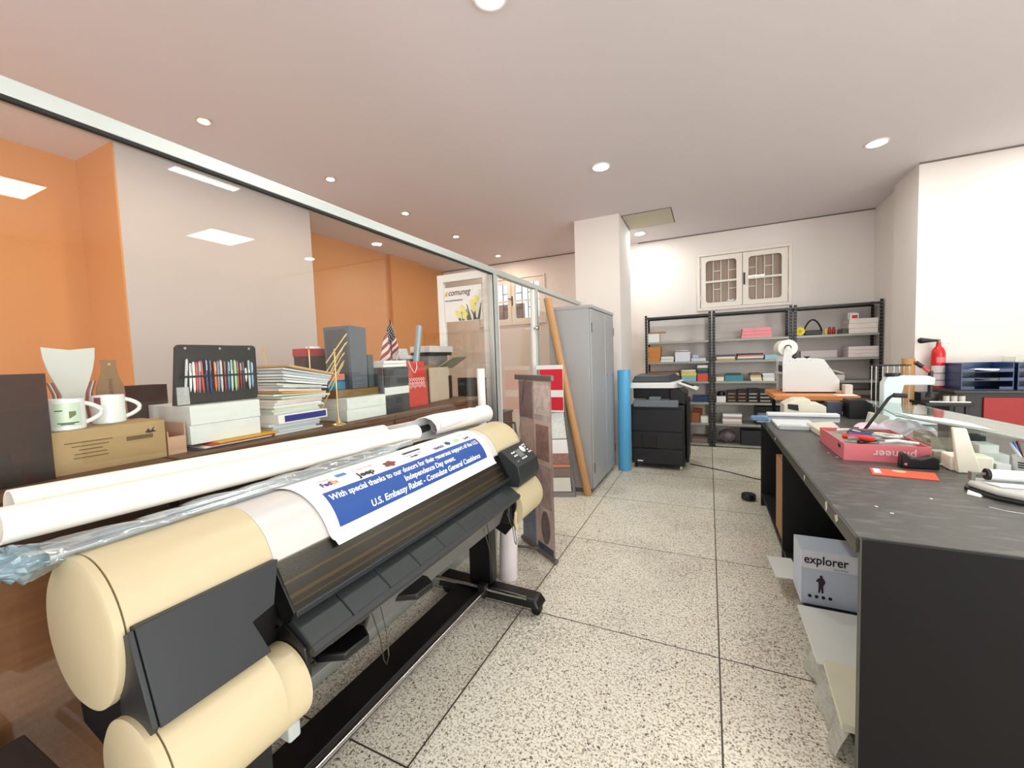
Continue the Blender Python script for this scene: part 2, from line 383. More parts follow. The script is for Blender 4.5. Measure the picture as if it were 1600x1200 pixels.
def window(n, x0, x1, z0, z1, label_panes, open_dark):
    frame_m = mat('window_cream_paint', (236, 227, 218), rough=.6, var=.03)
    f = MB(o=((x0+x1)/2, 7.18, z0))
    t = bpy.data.objects.new(f'window_{n}', None); COL.objects.link(t); t.location = ((x0+x1)/2, 7.18, z0); t['_o'] = tuple(t.location); t['kind'] = 'structure'
    a = .045
    m = MB(t)
    for b in ((x0-a, x1+a, z0-a, z0), (x0-a, x1+a, z1, z1+a), (x0-a, x0, z0, z1), (x1, x1+a, z0, z1)): m.box(b[0], b[1], 7.150, 7.18, b[2], b[3])
    m.build('window_frame', frame_m, bevel=.006)
    xm = (x0+x1)/2
    for si, (s0, s1) in enumerate(((x0+.006, xm-.004), (xm+.004, x1-.006))):
        m = MB(t); w_ = .075; zc = (z0+z1)/2
        for b in ((s0, s1, z0+.006, z0+w_), (s0, s1, z1-w_, z1-.006), (s0, s0+w_, z0+w_, z1-w_), (s1-w_, s1, z0+w_, z1-w_), (s0+w_, s1-w_, zc-.014, zc+.014)):
            m.box(b[0], b[1], 7.168, 7.205, b[2], b[3])
        # rounded corners of the four lights
        for (cx, dx) in ((s0+w_, 1), (s1-w_, -1)):
            for (cz, dz) in ((z0+w_, 1), (z1-w_, -1)):
                m.prism([(cx, cz), (cx+dx*.035, cz), (cx+dx*.012, cz+dz*.012), (cx, cz+dz*.035)], 7.170, 7.203)
        sash = m.build('sash', frame_m)
        MB(t).box(s0+w_-.01, s1-w_+.01, 7.188, 7.192, z0+w_-.01, z1-w_+.01).build('pane', pane, up=sash)
        g = MB(t)
        n_b = 3
        for k in range(1, n_b+1):
            gx = s0+w_+(s1-s0-2*w_)*k/(n_b+1); g.box(gx-.006, gx+.006, 7.222, 7.230, z0, z1)
        for k in range(4):
            gx0 = s0+w_+(s1-s0-2*w_)*k/4; gx1 = gx0+(s1-s0-2*w_)/4
            if (k+si) % 2:
                for zz in (z0+.28, z0+.56): g.box(gx0, gx1, 7.222, 7.230, zz-.006, zz+.006)
        g.build('window_grille', white_metal if not open_dark else mat('dark_grille', (70, 60, 60), rough=.6))
    hm = MB(t).box(xm+.012, xm+.034, 7.150, 7.168, zc-.09, zc+.09)
    if open_dark: hm.cyl((xm+.02, 7.140, zc+.03), (xm-.05, 7.135, zc+.05), .009)
    hm.build('handle', mat('dark_bronze', (60, 48, 38), rough=.4, metal=.6), bevel=.004)
    for xx in (x0+.004, x1-.012):
        for zz in (z0+.12, z1-.18): MB(t).cyl((xx+.004, 7.160, zz), (xx+.004, 7.160, zz+.07), .006, n=10).build('hinge', frame_m)
    return t
w1 = window(1, -.12, 1.04, 2.11, 2.9, '', False)
w2 = window(2, -4.05, -2.75, 2.11, 2.93, '', True)
struct(MB().box(-.12, 1.04, 7.25, 7.28, 2.11, 2.9), 'window_1_shutter', mat('brown_shutter', (176, 148, 132), rough=.8, var=.06, scale=30, stretch=(20, 1, 1)))
MB(o=(0, 0, 0)).prism([(.24, 2.195), (.34, 2.195), (.36, 2.215), (.27, 2.21)], 7.19, 7.215).build('paper_scrap', paper, 'small white paper scrap caught inside the lower left light of the window', cat='paper')
struct(MB().box(-4.2, -3.25, 7.42, 7.46, 1.9, 2.5), 'window_2_outside_wall', mat('outside_wall', (176, 150, 144), rough=.9, var=.2, scale=5))

# ------------------------------------------------------------------ ceiling lamps
warm_e = mat('warm_bulb', (255, 226, 190), emit=45, var=0); cool_e = mat('cool_diffuser', (250, 255, 246), emit=18, var=0)
panel_e = mat('panel_diffuser', (252, 255, 250), emit=16, var=0)
def lamp(kind, x, y, label, group):
    if kind == 'halogen':
        t = thing('halogen_spotlight', label, 'ceiling light', (x, y, H-.012), group); r = .035
        MB(t).pipe((x, y, H-.012), (x, y, H-.001), .050, .036).build('ring', mat('warm_ring', (220, 196, 170), rough=.3, metal=.6), smooth=True)
        MB(t).cyl((x, y, H-.014), (x, y, H-.003), r, .02).build('bulb', warm_e)
        area('halogen_light', (x, y, H-.02), (0, 0, 0), .05, .05, 9, (1.0, .80, .62), 'DISK')
    else:
        t = thing('led_downlight', label, 'ceiling light', (x, y, H-.012), group)
        MB(t).pipe((x, y, H-.010), (x, y, H-.001), .088, .072).build('ring', white_metal, smooth=True)
        MB(t).cyl((x, y, H-.012), (x, y, H-.003), .071, .069, n=32).build('diffuser', cool_e)
        area('downlight_light', (x, y, H-.02), (0, 0, 0), .13, .13, 13, (.93, 1.0, .93), 'DISK')
halo = ['small warm halogen spotlight over the glass room, nearest the camera and outside the photo', 'warm halogen spotlight highest in the photo, nearest of the visible row', 'warm halogen spotlight second from the top of the visible row',
        'warm halogen spotlight in the middle of the visible row', 'warm halogen spotlight, last but one of the row towards the back wall', 'warm halogen spotlight right by the back wall, smallest of the row']
for y, lab in zip((.78, 1.885, 3.015, 4.125, 5.25, 6.60), halo): lamp('halogen', -3.36, y, lab, 'warm halogen spotlights in a row')
lamp('led', -.94, 4.12, 'round white downlight in the middle of the ceiling', 'round white downlights')
lamp('led', 1.38, 4.92, 'round white downlight near the right-hand column', 'round white downlights')
lamp('led', -1.0+.06, 6.62, 'round white downlight beside the ceiling hatch and white column', 'round white downlights')
lamp('led', -.99, 1.96, 'round white downlight cut by the top edge of the photo', 'round white downlights')
lamp('led', 2.95, 4.98, 'round white downlight over the right wall, seen mirrored in the glass', 'round white downlights')
for x0, y0, lab in ((2.62, 1.2, 'square white ceiling light panel mirrored at the far left of the glass'), (2.62, 3.25, 'square white ceiling light panel mirrored lowest on the pale pillar'), (.64, 2.13, 'square white ceiling light panel mirrored just under the partition rail')):
    t = thing('square_ceiling_light', lab, 'ceiling light', (x0+.3, y0+.3, H-.015), 'square ceiling light panels')
    MB(t).box(x0, x0+.6, y0, y0+.6, H-.012, H-.001).build('frame', white_metal)
    MB(t).box(x0+.015, x0+.585, y0+.015, y0+.585, H-.015, H-.012).build('diffuser', panel_e)

# ------------------------------------------------------------------ glass partition
GX = -1.60
t = thing('glass_partition', 'long clear glass partition with an aluminium frame dividing off the orange office', 'partition', (GX, 1.5, 0))
m = MB(t); m.box(GX-.03, GX+.025, -2.4, 5.54, 2.118, 2.166); m.build('top_rail', alu, bevel=.003)
m = MB(t); m.box(GX-.03, GX+.025, -2.4, 3.0, 0, .055); m.box(GX-.03, GX+.025, 3.96, 5.54, 0, .055); m.build('bottom_rail', alu, bevel=.003)
for y0, y1 in ((2.995, 3.065), (3.90, 3.965), (5.49, 5.54), (-2.45, -2.40)):
    MB(t).box(GX-.03, GX+.025, y0, y1, .055 if y0 != 2.995 else 0, 2.118).build('post', alu, bevel=.003)
MB(t).box(GX-.004, GX+.004, -2.4, 2.995, .055, 2.118).build('pane', pane)
MB(t).box(GX-.004, GX+.004, 3.965, 5.49, .055, 2.118).build('pane', pane)
for b in ((2.99, 2.0), ):
    MB(t).box(GX+.02, GX+.026, 2.984, 2.992, .055, 2.118).build('seal', ink)
MB(t).box(GX+.008, GX+.0255, -2.4, 2.985, 2.108, 2.118).build('seal', ink)
t = bpy.data.objects.new('door_1', None); COL.objects.link(t); t.location = (GX, 3.48, 0); t['_o'] = (GX, 3.48, 0); t['kind'] = 'structure'
m = MB(t); m.box(GX-.015, GX+.015, 3.845, 3.893, .01, 2.11); m.box(GX-.015, GX+.015, 3.072, 3.092, .01, 2.11); m.box(GX-.015, GX+.015, 3.092, 3.845, .01, .05)
m.build('door_leaf', white_metal)
MB(t).box(GX-.003, GX+.003, 3.092, 3.845, .05, 2.112).build('pane', pane)
m = MB(t).cyl((GX+.015, 3.85, 1.72), (GX+.05, 3.85, 1.72), .012).cyl((GX+.05, 3.85, 1.72), (GX+.065, 3.85, 1.72), .026, .02); m.build('door_handle', chrome, smooth=True)
# framed return panel with the advertisement
PY = 3.03
t = thing('framed_glass_panel', 'white framed glass panel standing square to the partition behind its middle post', 'panel', (-1.9, PY, 0))
m = MB(t); m.box(-2.155, -2.095, PY, PY+.04, 0, 2.17); m.box(-1.70, -1.635, PY, PY+.04, 0, 2.17); m.box(-2.095, -1.70, PY, PY+.04, 2.105, 2.17); m.box(-2.095, -1.70, PY, PY+.04, 0, .1)
m.build('frame', white_metal, bevel=.003)
MB(t).box(-2.095, -1.70, PY+.016, PY+.022, .1, 2.105).build('pane', pane)
sg = MB().box(-2.088, -1.712, PY+.004, PY+.012, 1.76, 2.055); sg = sg.build('advertising_sign', mat('sign_white', (236, 230, 232), rough=.5, var=.01), 'white advertising sign with yellow tulips and black italic lettering on the framed panel', cat='sign')
lettering('comuneg', ink, sg, (-2.04, PY+.003, 1.985), (1, 0, 0), (0, 0, 1), .075, bold=.0004, shear=.35, fit=.225)
lettering('vos partenaires', ink, sg, (-2.08, PY+.003, 1.935), (1, 0, 0), (0, 0, 1), .026, bold=.0003, fit=.18)
MB(None, tuple(sg.location)).prism([(-2.082, 1.995), (-2.062, 2.02), (-2.045, 2.012), (-2.06, 2.0), (-2.05, 1.985), (-2.068, 1.98)], PY+.0015, PY+.0035).build('emblem', mat('ochre', (214, 178, 60), rough=.6), up=sg, keep=True)
ty, tg = mat('tulip_yellow', (232, 222, 130), rough=.6, var=.12, scale=60), mat('tulip_leaf', (96, 96, 70), rough=.6, var=.2, scale=60)
for i, (cx, cz, r, a) in enumerate(((-1.945, 1.815, .030, .2), (-1.905, 1.862, .026, 0), (-1.885, 1.805, .032, -.3), (-1.800, 1.90, .030, .2), (-1.765, 1.93, .028, -.2), (-1.79, 1.86, .03, .1))):
    m = MB(None, tuple(sg.location)); pts = []
    for k in range(14):
        q = 2*PI*k/14; rr = r*(1 if math.sin(q) < .3 else 1.35+.25*math.cos(3*q)); x, z = rr*.75*math.cos(q), rr*math.sin(q)
        pts.append((cx+x*math.cos(a)-z*math.sin(a), cz+x*math.sin(a)+z*math.cos(a)))
    m.prism(pts, PY+.0005-.0004*(i % 3), PY+.0036).build('tulip', ty, up=sg, keep=True)
m = MB(None, tuple(sg.location))
for x0, z0, x1, z1 in ((-1.93, 1.765, -1.975, 1.85), (-1.90, 1.765, -1.915, 1.86), (-1.85, 1.765, -1.87, 1.86), (-1.83, 1.765, -1.86, 1.90), (-1.79, 1.765, -1.775, 1.91), (-1.75, 1.765, -1.72, 1.90), (-1.77, 1.765, -1.82, 1.85)):
    m.prism([(x0-.012, z0), (x0+.014, z0), (x1+.003, z1), (x1-.002, z1)], PY+.001, PY+.0034)
m.build('leaves', tg, up=sg, keep=True)

# ------------------------------------------------------------------ large format printer
PX0, PZ0, PR = -1.26, .845, .170
def arc(a0, a1, r=PR, cx=PX0, cz=PZ0, n=24):
    return [(cx+r*math.sin(math.radians(a0+(a1-a0)*k/n)), cz+r*math.cos(math.radians(a0+(a1-a0)*k/n))) for k in range(n+1)]
P = thing('large_format_printer', 'large cream and charcoal wide-format printer on a black wheeled stand in the foreground', 'printer', (-1.2, 1.36, 0))
for y0, y1 in ((.388, .706), (2.052, 2.338)):
    MB(P).prism(arc(-110, 79)+[(-1.16, .80), (-1.30, .72)], y0, y1).build('end_cover', cream, smooth=True)
for y0, y1 in ((.362, .386), (2.34, 2.362)):
    MB(P).lathe([(.158, 0), (PR, .006), (PR, .022), (PR-.004, .024)], (PX0, y0, PZ0), 64, (0, 1, 0)).build('end_cap', cream, smooth=True)
MB(P).prism(arc(-110, 79, PR-.0015)+[(-1.16, .80), (-1.30, .72)], .708, 2.050).build('top_cover', pearl, label='pearl grey curved top cover', smooth=True)
# dark body behind the covers
MB(P).prism([(-1.44, .80), (-1.40, .56), (-1.12, .50), (-1.10, .70), (-1.13, .84), (-1.30, .71)], .40, 2.33).build('body', black)
# charcoal front panel on the left
m = MB(P); fp = [(.392, 0), (.706, 0), (.664, .50), (.604, .56), (.626, .99), (.392, 1)]
def fpp(y, t, d): return (-1.072+.072*t-d, y, .893-.193*t-.01*(d > 0))
A_ = [m.b.verts.new(fpp(y, t, 0)) for y, t in fp]; B_ = [m.b.verts.new(fpp(y, t, .055)) for y, t in fp]
m.b.faces.new(A_); m.b.faces.new(B_[::-1])
for k in range(6): m.b.faces.new((A_[k], B_[k], B_[(k+1) % 6], A_[(k+1) % 6]))
m.build('front_panel', charcoal, bevel=.002)
MB(P).box(-1.16, -1.10, .56, .72, .56, .84).build('inner_recess', satin_black)
MB(P).prism([(-1.074, .889), (-1.004, .702), (-1.030, .67), (-1.14, .67), (-1.12, .86)], .380, .391).build('side_strip', dark_grey, bevel=.002)
# lower cream roll covers
LX, LZ, LR = -1.075, .575, .128
for y0, y1 in ((.392, .622), (2.052, 2.338)):
    MB(P).prism(arc(-60, 210, LR, LX, LZ), y0, y1).build('lower_cover', cream, smooth=True)
MB(P).lathe([(.118, 0), (LR, .006), (LR, .024), (LR-.004, .026)], (LX, .364, LZ), 56, (0, 1, 0)).build('lower_cap', cream, smooth=True)
MB(P).lathe([(.118, 0), (LR, .006), (LR, .022)], (LX, 2.34, LZ), 56, (0, 1, 0)).build('lower_cap', cream, smooth=True)
MB(P).prism(arc(-60, 200, .104, LX+.014, LZ-.018), .6225, .700).build('roll_end', cream, smooth=True)
MB(P).box(-1.05, -1.0, .655, .690, .425, .470).build('latch', mat('pale_grey_plastic', (176, 182, 180), rough=.4), bevel=.006)
# smoked window with its bed underneath
q0, q1 = (-1.090, .872), (-1.022, .748)
MB(P).prism([(q0[0]-.012, q0[1]-.02), (q1[0]-.014, q1[1]-.012), (q1[0]-.03, q1[1]-.04), (q0[0]-.04, q0[1]-.06)], .712, 2.046).build('print_bed', mat('bed_dark', (58, 50, 36), rough=.4, var=.1), smooth=False)
for k, (f, wd) in enumerate(((.35, .006), (.62, .010), (.80, .004))):
    x, z = q0[0]+(q1[0]-q0[0])*f-.012, q0[1]+(q1[1]-q0[1])*f-.014
    MB(P).prism([(x, z), (x+.0028*wd/.006, z-.0054*wd/.006), (x-.004+.0028*wd/.006, z-.008-.0054*wd/.006), (x-.006, z-.006)], .72, 2.04).build('bed_rail', mat('bed_brass', (176, 156, 104), rough=.35, metal=.4))
MB(P).prism([q0, q1, (q1[0]-.006, q1[1]-.003), (q0[0]-.006, q0[1]-.003)], .712, 2.046).build('window_cover', glassmat('smoked_plastic', (.60, .56, .46), gloss=1.1, rough=.24))
MB(P).prism([(q1[0]-.016, q1[1]+.006), (q1[0]+.004, q1[1]+.002), (q1[0]+.006, q1[1]-.012), (q1[0]-.030, q1[1]-.040), (q1[0]-.045, q1[1]-.03)], .712, 2.046).build('window_lip', dark_grey, bevel=.002)
for yy in (.706, 2.040): MB(P).prism([(q0[0]-.01, q0[1]+.002), q1, (q1[0]-.04, q1[1]-.045), (q0[0]-.05, q0[1]-.05)], yy, yy+.008).build('window_end', satin_black)
# output tray
m = MB(P)
seams = [.712, .86, 1.02, 1.18, 1.34, 1.50, 1.66, 1.82, 2.045]
for a, b in zip(seams[:-1], seams[1:]): m.prism([(-1.070, .722), (-1.040, .718), (-.972, .672), (-.961, .654), (-.972, .640), (-1.07, .68)], a+.0012, b-.0012)
m.build('output_tray', charcoal, bevel=.004)
MB(P).prism([(-.964, .668), (-.954, .655), (-.958, .640), (-.972, .636), (-.984, .648)], .712, 2.045).build('tray_edge', dark_grey, smooth=True)
MB(P).box(-.99, -.978, .78, 2.0, .622, .636).build('brushed_strip', mat('brushed_gold', (196, 176, 140), rough=.3, metal=.7), bevel=.002)
MB(P).prism([(-1.02, .634), (-1.005, .634), (-1.06, .50), (-1.075, .50)], .98, 1.98).build('lower_guide', mat('guide_grey', (96, 96, 94), rough=.5, var=.05), bevel=.003)
for yy in (.706, 2.03):
    MB(P).prism([(-1.07, .71), (-.985, .66), (-.975, .60), (-1.0, .48), (-1.05, .42), (-1.13, .46), (-1.13, .66)], yy-.004, yy+.010).build('side_plate', satin_black, bevel=.004)
# drying basket arms and wires
for y0 in (.80, 1.13):
    MB(P).poly([(-1.13, y0), (-1.04, y0-.02), (-.968, y0+.02), (-.962, y0+.11), (-1.01, y0+.14), (-1.13, y0+.13)], .548, .574).build('basket_arm', satin_black, bevel=.006)
for y0, z0, zb in ((.955, .625, .43), (1.70, .60, .36), (1.96, .58, .40)):
    x = -.99; w_ = .05
    MB(P).tube([(x-.01, y0, z0), (x+.02, y0+.006, (z0+zb)/2), (x+.025, y0+.012, zb+.02), (x+.028, y0+w_*.4, zb), (x+.025, y0+w_*.7, zb+.02), (x+.01, y0+w_*.9, (z0+zb)/2), (x-.02, y0+w_, z0)], .0022, 6).build('basket_wire', mat('wire_grey', (70, 66, 60), rough=.4, metal=.6), smooth=True)
# control panel
cpoly = [(-1.072, .900), (-.968, .814), (-.955, .735), (-.97, .695), (-1.12, .695), (-1.13, .86)]
cpn = MB(P).prism(cpoly, 2.054, 2.338).build('control_panel', charcoal, bevel=.004)
ca, cb_ = Vector((-1.072, 0, .900)), Vector((-.968, 0, .814)); cd = (cb_-ca).normalized(); cn = Vector((-cd.z, 0, cd.x)) ; cn = cn if cn.z > 0 else -cn
def cp(u, y, h=0): q = ca+(cb_-ca)*u+cn*h; return Vector((q.x, y, q.z))
def chip(u, y, du, dy, name, m_, h=.0025):
    MB(P).hexa([cp(u, y, 0), cp(u+du, y, 0), cp(u+du, y+dy, 0), cp(u, y+dy, 0), cp(u, y, h), cp(u+du, y, h), cp(u+du, y+dy, h), cp(u, y+dy, h)]).build(name, m_, up=cpn)
chip(.28, 2.165, .40, .062, 'screen', mat('lcd_grey', (112, 120, 116), rough=.25))
keyw = mat('key_white', (228, 228, 226), rough=.5)
for u, y in ((.30, 2.115), (.30, 2.14), (.48, 2.115), (.48, 2.14), (.74, 2.165), (.74, 2.19), (.74, 2.215), (.16, 2.29), (.16, 2.312), (.30, 2.30), (.46, 2.30), (.60, 2.29), (.60, 2.312)):
    chip(u, y, .075, .013, 'button', keyw, .004)
MB(P).lathe([(.024, 0), (.024, .003), (.02, .005)], cp(.36, 2.262, 0), 28, cn).build('dial', keyw, smooth=True, up=cpn)
lettering('ON/OFF', keyw, cpn, cp(.82, 2.085, .002), (0, 1, 0), -cd, .010)
# stand
for y0 in (.62, 2.0):
    MB(P).box(-1.285, -1.135, y0, y0+.075, .12, .60).build('post', satin_black, bevel=.012)
    MB(P).hexa([(-1.50, y0-.03, .055), (-.83, y0-.03, .055), (-.83, y0+.085, .055), (-1.50, y0+.085, .055), (-1.48, y0-.02, .125), (-.86, y0-.02, .105), (-.86, y0+.075, .105), (-1.48, y0+.075, .125)]).build('foot', satin_black, bevel=.012)
    for x in (-1.46, -.87):
        c_ = MB(P).box(x-.02, x+.02, y0+.01, y0+.05, .03, .06).build('caster', black)
        MB(P).cyl((x, y0+.012, .028), (x, y0+.048, .028), .028).build('wheel', satin_black, smooth=True, up=c_)
MB(P).box(-1.355, -1.205, .70, 1.965, .035, .100).build('crossbar', satin_black, bevel=.006)
MB(P).cyl((-1.172, .62, .10), (-1.165, 1.955, .10), .011).build('silver_rod', chrome, smooth=True)
MB(P).cyl((-1.50, 1.935, .135), (-.90, 1.965, .118), .011).build('silver_rod', chrome, smooth=True)
MB(P).box(-1.19, -1.14, 1.93, 1.97, .08, .15).build('rod_bracket', black, bevel=.004)
MB(P).box(-1.10, -1.00, 1.99, 2.06, .50, .60).build('bracket', black, bevel=.01)
m = MB(P).tube([(-1.015, 2.036, .66), (-1.00, 2.036, .60), (-.985, 2.036, .55), (-.99, 2.036, .50), (-.98, 2.036, .46)], .010, 10); m.build('hook', cream, smooth=True)

# printed banner lying over the cover
def prof(s):
    a0 = math.radians(-60); am = math.radians(78); a = a0+s/PR
    if a <= am: return PX0+PR*math.sin(a), PZ0+PR*math.cos(a)
    q = (PX0+PR*math.sin(am), PZ0+PR*math.cos(am)); d = (s-(am-a0)*PR); L_ = math.hypot(.07, .13)
    return q[0]+.07/L_*d, q[1]-.13/L_*d
def surf(y, s, h):
    x, z = prof(s); x2, z2 = prof(s+.002); n = Vector((-(z2-z), 0, x2-x)); n = n.normalized(); n = n if n.x*math.sin(1) + n.z > 0 else -n
    return Vector((x, y, z)) + n*h
S0, S1 = .10, .452
def ban(u, v):
    s = S0+(S1-S0)*u; y = .862+(1.982-.862)*v
    h = .0035 + .004*max(0, math.sin(v*9+1))*u + (.010*max(0, (u-.8)/.2)**2)
    if u > .93 and (v < .04 or v > .96): y += (.5-v)*.012
    return surf(y+.03*u*(1-v), s-.0*v, h)
BN = thing('printed_banner', 'white banner print with blue text panel draped over the printer cover', 'banner', (-1.15, 1.42, .9))
MB(BN).sheet(ban, 40, 60, .0006).build('sheet', mat('banner_white', (246, 246, 248), rough=.55, var=.01), smooth=True)
def bs(y, s, h=.0015):
    u = (s-S0)/(S1-S0); v = max(0, min(1, (y-.862-.03*u)/(1.12-.03*u)))
    hh = .0035 + .004*max(0, math.sin(v*9+1))*u + (.010*max(0, (u-.8)/.2)**2)
    return surf(y, s, hh+h)
blue_m = mat('banner_blue', (32, 74, 148), rough=.55, var=.05, scale=9)
blue = MB(BN).sheet(lambda u, v: bs(.932+(1.925-.932)*v, .276+(.400-.276)*u, .0013), 14, 50, .0004).build('blue_panel', blue_m, smooth=True)
tw = mat('banner_text_white', (244, 246, 250), rough=.6, var=.01)
def bl(txt, y0, s, size, fit, m_=tw, **k):
    me = lettering(txt, m_, BN, None, None, None, size, fit=fit, fn=lambda x, y: bs(y0+x, s-y, .0024), **k)
bl('With special thanks to our donors for their generous support of the U.S.', .945, .312, .032, .965, bold=.0007, shear=.12)
bl('Independence Day event.', 1.29, .348, .032, .36, bold=.0007, shear=.12)
bl('U.S. Embassy Rabat - Consulate General Casablanca', 1.085, .385, .034, .775, bold=.0007, shear=.12)
kb = mat('logo_black', (30, 28, 34), rough=.6)
bl('Fed', .955, .252, .030, .040, mat('logo_violet', (70, 40, 130), rough=.6), bold=.001)
bl('Ex', .996, .252, .030, .030, mat('logo_orange', (238, 140, 60), rough=.6), bold=.001)
bl('Jeep', 1.105, .262, .036, .085, kb, bold=.0012)
bl('Coca-Cola', 1.115, .222, .018, .10, mat('logo_red', (190, 60, 60), rough=.6), shear=.3)
bl('Emerge', .965, .222, .012, .04, kb)
def patch(y0, y1, s0, s1, name, m_):
    MB(BN).sheet(lambda u, v: bs(y0+(y1-y0)*v, s0+(s1-s0)*u, .0016), 3, 4, .0004).build(name, m_)
patch(1.04, 1.085, .205, .224, 'blue_logo', mat('logo_blue', (70, 130, 190), rough=.6))
patch(1.755, 1.805, .236, .258, 'green_logo', mat('logo_green', (160, 214, 150), rough=.6))
def blob(y, s, ry, rs, name, m_, star=0):
    n = 20; pts = [(y+ry*(1+star*math.cos(5*2*PI*k/n))*math.cos(2*PI*k/n), s+rs*(1+star*math.cos(5*2*PI*k/n))*math.sin(2*PI*k/n)) for k in range(n)]
    m = MB(BN); c = m.b.verts.new(bs(y, s, .0018)); v = [m.b.verts.new(bs(a, b, .0018)) for a, b in pts]
    for k in range(n): m.b.faces.new((c, v[k], v[(k+1) % n]))
    m.build(name, m_)
blob(1.285, .246, .032, .018, 'shield_logo', mat('logo_brown', (120, 66, 58), rough=.6), .2)
blob(1.70, .247, .020, .014, 'round_logo', mat('logo_dark_green', (50, 70, 62), rough=.6), .12)
blob(1.44, .252, .030, .004, 'wing_logo', kb, .3)
bl('CHRYSLER', 1.385, .244, .012, .115, kb)
bl('YAHOO!', 1.575, .262, .022, .080, mat('logo_purple', (96, 56, 140), rough=.6), bold=.0012)
bl('GAPS', 1.835, .262, .022, .062, kb, bold=.0006)
bl('MICRON', 1.815, .222, .012, .07, kb)
patch(1.40, 1.52, .208, .222, 'bar_logo', mat('logo_plum', (64, 44, 80), rough=.6))
bl('DELTA', 1.585, .222, .012, .07, mat('logo_pink', (210, 150, 150), rough=.6))

# ------------------------------------------------------------------ rolls on top of the printer
m = MB().pipe((-1.405, .300, 1.092), (-1.420, 1.74, 1.045), .041, .036, 36); m.build('paper_roll', mat('warm_white_paper', (244, 236, 226), rough=.75, var=.01), 'long cream-white paper roll lying along the printer top, front one of the pair', smooth=True, cat='paper roll', group='paper rolls on the printer')
m = MB().pipe((-1.49, .34, 1.115), (-1.495, 1.58, 1.070), .038, .033, 36); m.build('paper_roll', _M['warm_white_paper'], 'shorter cream-white paper roll lying behind the long one against the glass', smooth=True, cat='paper roll', group='paper rolls on the printer')
def loose(u, v):      # opened paper: a loose roll whose near end is unrolled into a flap at the back
    y = 1.64+.92*v + .04*math.sin(u*5)*(1-v)
    w = min(1, max(0, (v-.24)/.10)); a = (-3.0+u*2.2)*(1-w) + (-3.3+u*6.1)*w
    r = .066+.006*math.sin(u*4+v*3)-.006*u*w
    return Vector((-1.452+r*math.sin(a), y, 1.040+.012*(1-v)+r*math.cos(a)))
t = thing('loose_paper_roll', 'loose bright white roll of paper with an open curled end by the printer control side', 'paper roll', (-1.452, 2.1, .97))
MB(t).sheet(loose, 48, 60, .0015).build('outer_sheet', paper, smooth=True)
MB(t).pipe((-1.430, 1.93, 1.052), (-1.438, 2.5, 1.046), .040, .0385, 30).build('inner_roll', mat('lilac_white_paper', (226, 218, 226), rough=.8), smooth=True)
MB(t).cyl((-1.475, 1.78, 1.035), (-1.470, 1.915, 1.04), .020).build('core_end', black, smooth=True)
MB(t).tube([(-1.440, 2.34, 1.112), (-1.428, 2.345, 1.108), (-1.420, 2.37, 1.108), (-1.428, 2.39, 1.114), (-1.440, 2.395, 1.112)], .004, 8).build('clip', black, smooth=True)
# silver tubes in clear film
t = thing('wrapped_tubes', 'bundle of silver tubes wrapped in crumpled clear plastic film lying along the printer', 'tube bundle', (-1.36, .8, 1.0))
for dx, dz, y1 in ((-1.340, 1.012, 1.62), (-1.302, 1.008, 1.45)):
    MB(t).cyl((dx-.012, .345, dz+.008), (dx-.016, y1, dz+.008), .0165, n=18).build('tube', mat('silver_tube', (190, 192, 194), rough=.22, metal=.9, var=.05), smooth=True)
def film(u, v):
    a = u*2*PI; rr = .0205+.0025*math.sin(v*33+u*9)+.0022*math.sin(u*21+v*57)
    if v < .14: k = (.14-v)/.14; rr += .016*k*(1+.5*math.sin(u*14*PI+v*60)) if v > .03 else -.010+.016*v/.03
    return Vector((-1.330-.012*v+rr*math.cos(a)*2.0, .262+1.20*v, 1.021+rr*math.sin(a)*1.0))
MB(t).sheet(film, 36, 130, .0006).build('film', glassmat('clear_film', (.95, .98, .99), gloss=1.6, rough=.06, haze=.05, hazecol=(.80, .88, .92)), smooth=True)
def knot(u, v):
    a = u*2*PI; k = math.sin(PI*min(1, v*.93+.05))**.6; rr = .036*k*(1+.16*math.sin(a*5+v*9)+.12*math.sin(a*9-v*14))
    return Vector((-1.345+rr*math.cos(a)*1.25, .262+.085*v+.008*math.sin(a*3), 1.018+rr*math.sin(a)*.95))
MB(t).sheet(knot, 44, 16, .0007).build('film_knot', glassmat('blue_film', (.66, .86, .92), gloss=2.4, rough=.08, haze=.20, hazecol=(.62, .82, .90)), smooth=True)

# things under the printer
for i, (x, y, r, h, lab) in enumerate(((-1.185, 2.31, .058, .43, 'white paper roll standing on the floor behind the printer right leg'), (-1.33, 2.33, .045, .50, 'greyish paper roll standing in shadow behind the printer right leg'))):
    MB().pipe((x, y, .002), (x+.015, y+.01, h), r, r-.004, 28).build('standing_paper_roll', mat('pinkish_paper', (232, 222, 224), rough=.7) if i == 0 else paper2, lab, smooth=True, cat='paper roll')
t = thing('standing_carton', 'dark carton with pale lettering standing in shadow beside the printer left end', 'box', (-1.49, .30, 0))
MB(t).box(-1.56, -1.33, .06, .34, .001, .52).build('carton', mat('dark_brown_card', (52, 38, 30), rough=.8), bevel=.003)
lettering('C4', mat('worn_print', (168, 160, 150), rough=.8), t, (-1.50, .058, .40), (1, 0, 0), (0, 0, 1), .05)

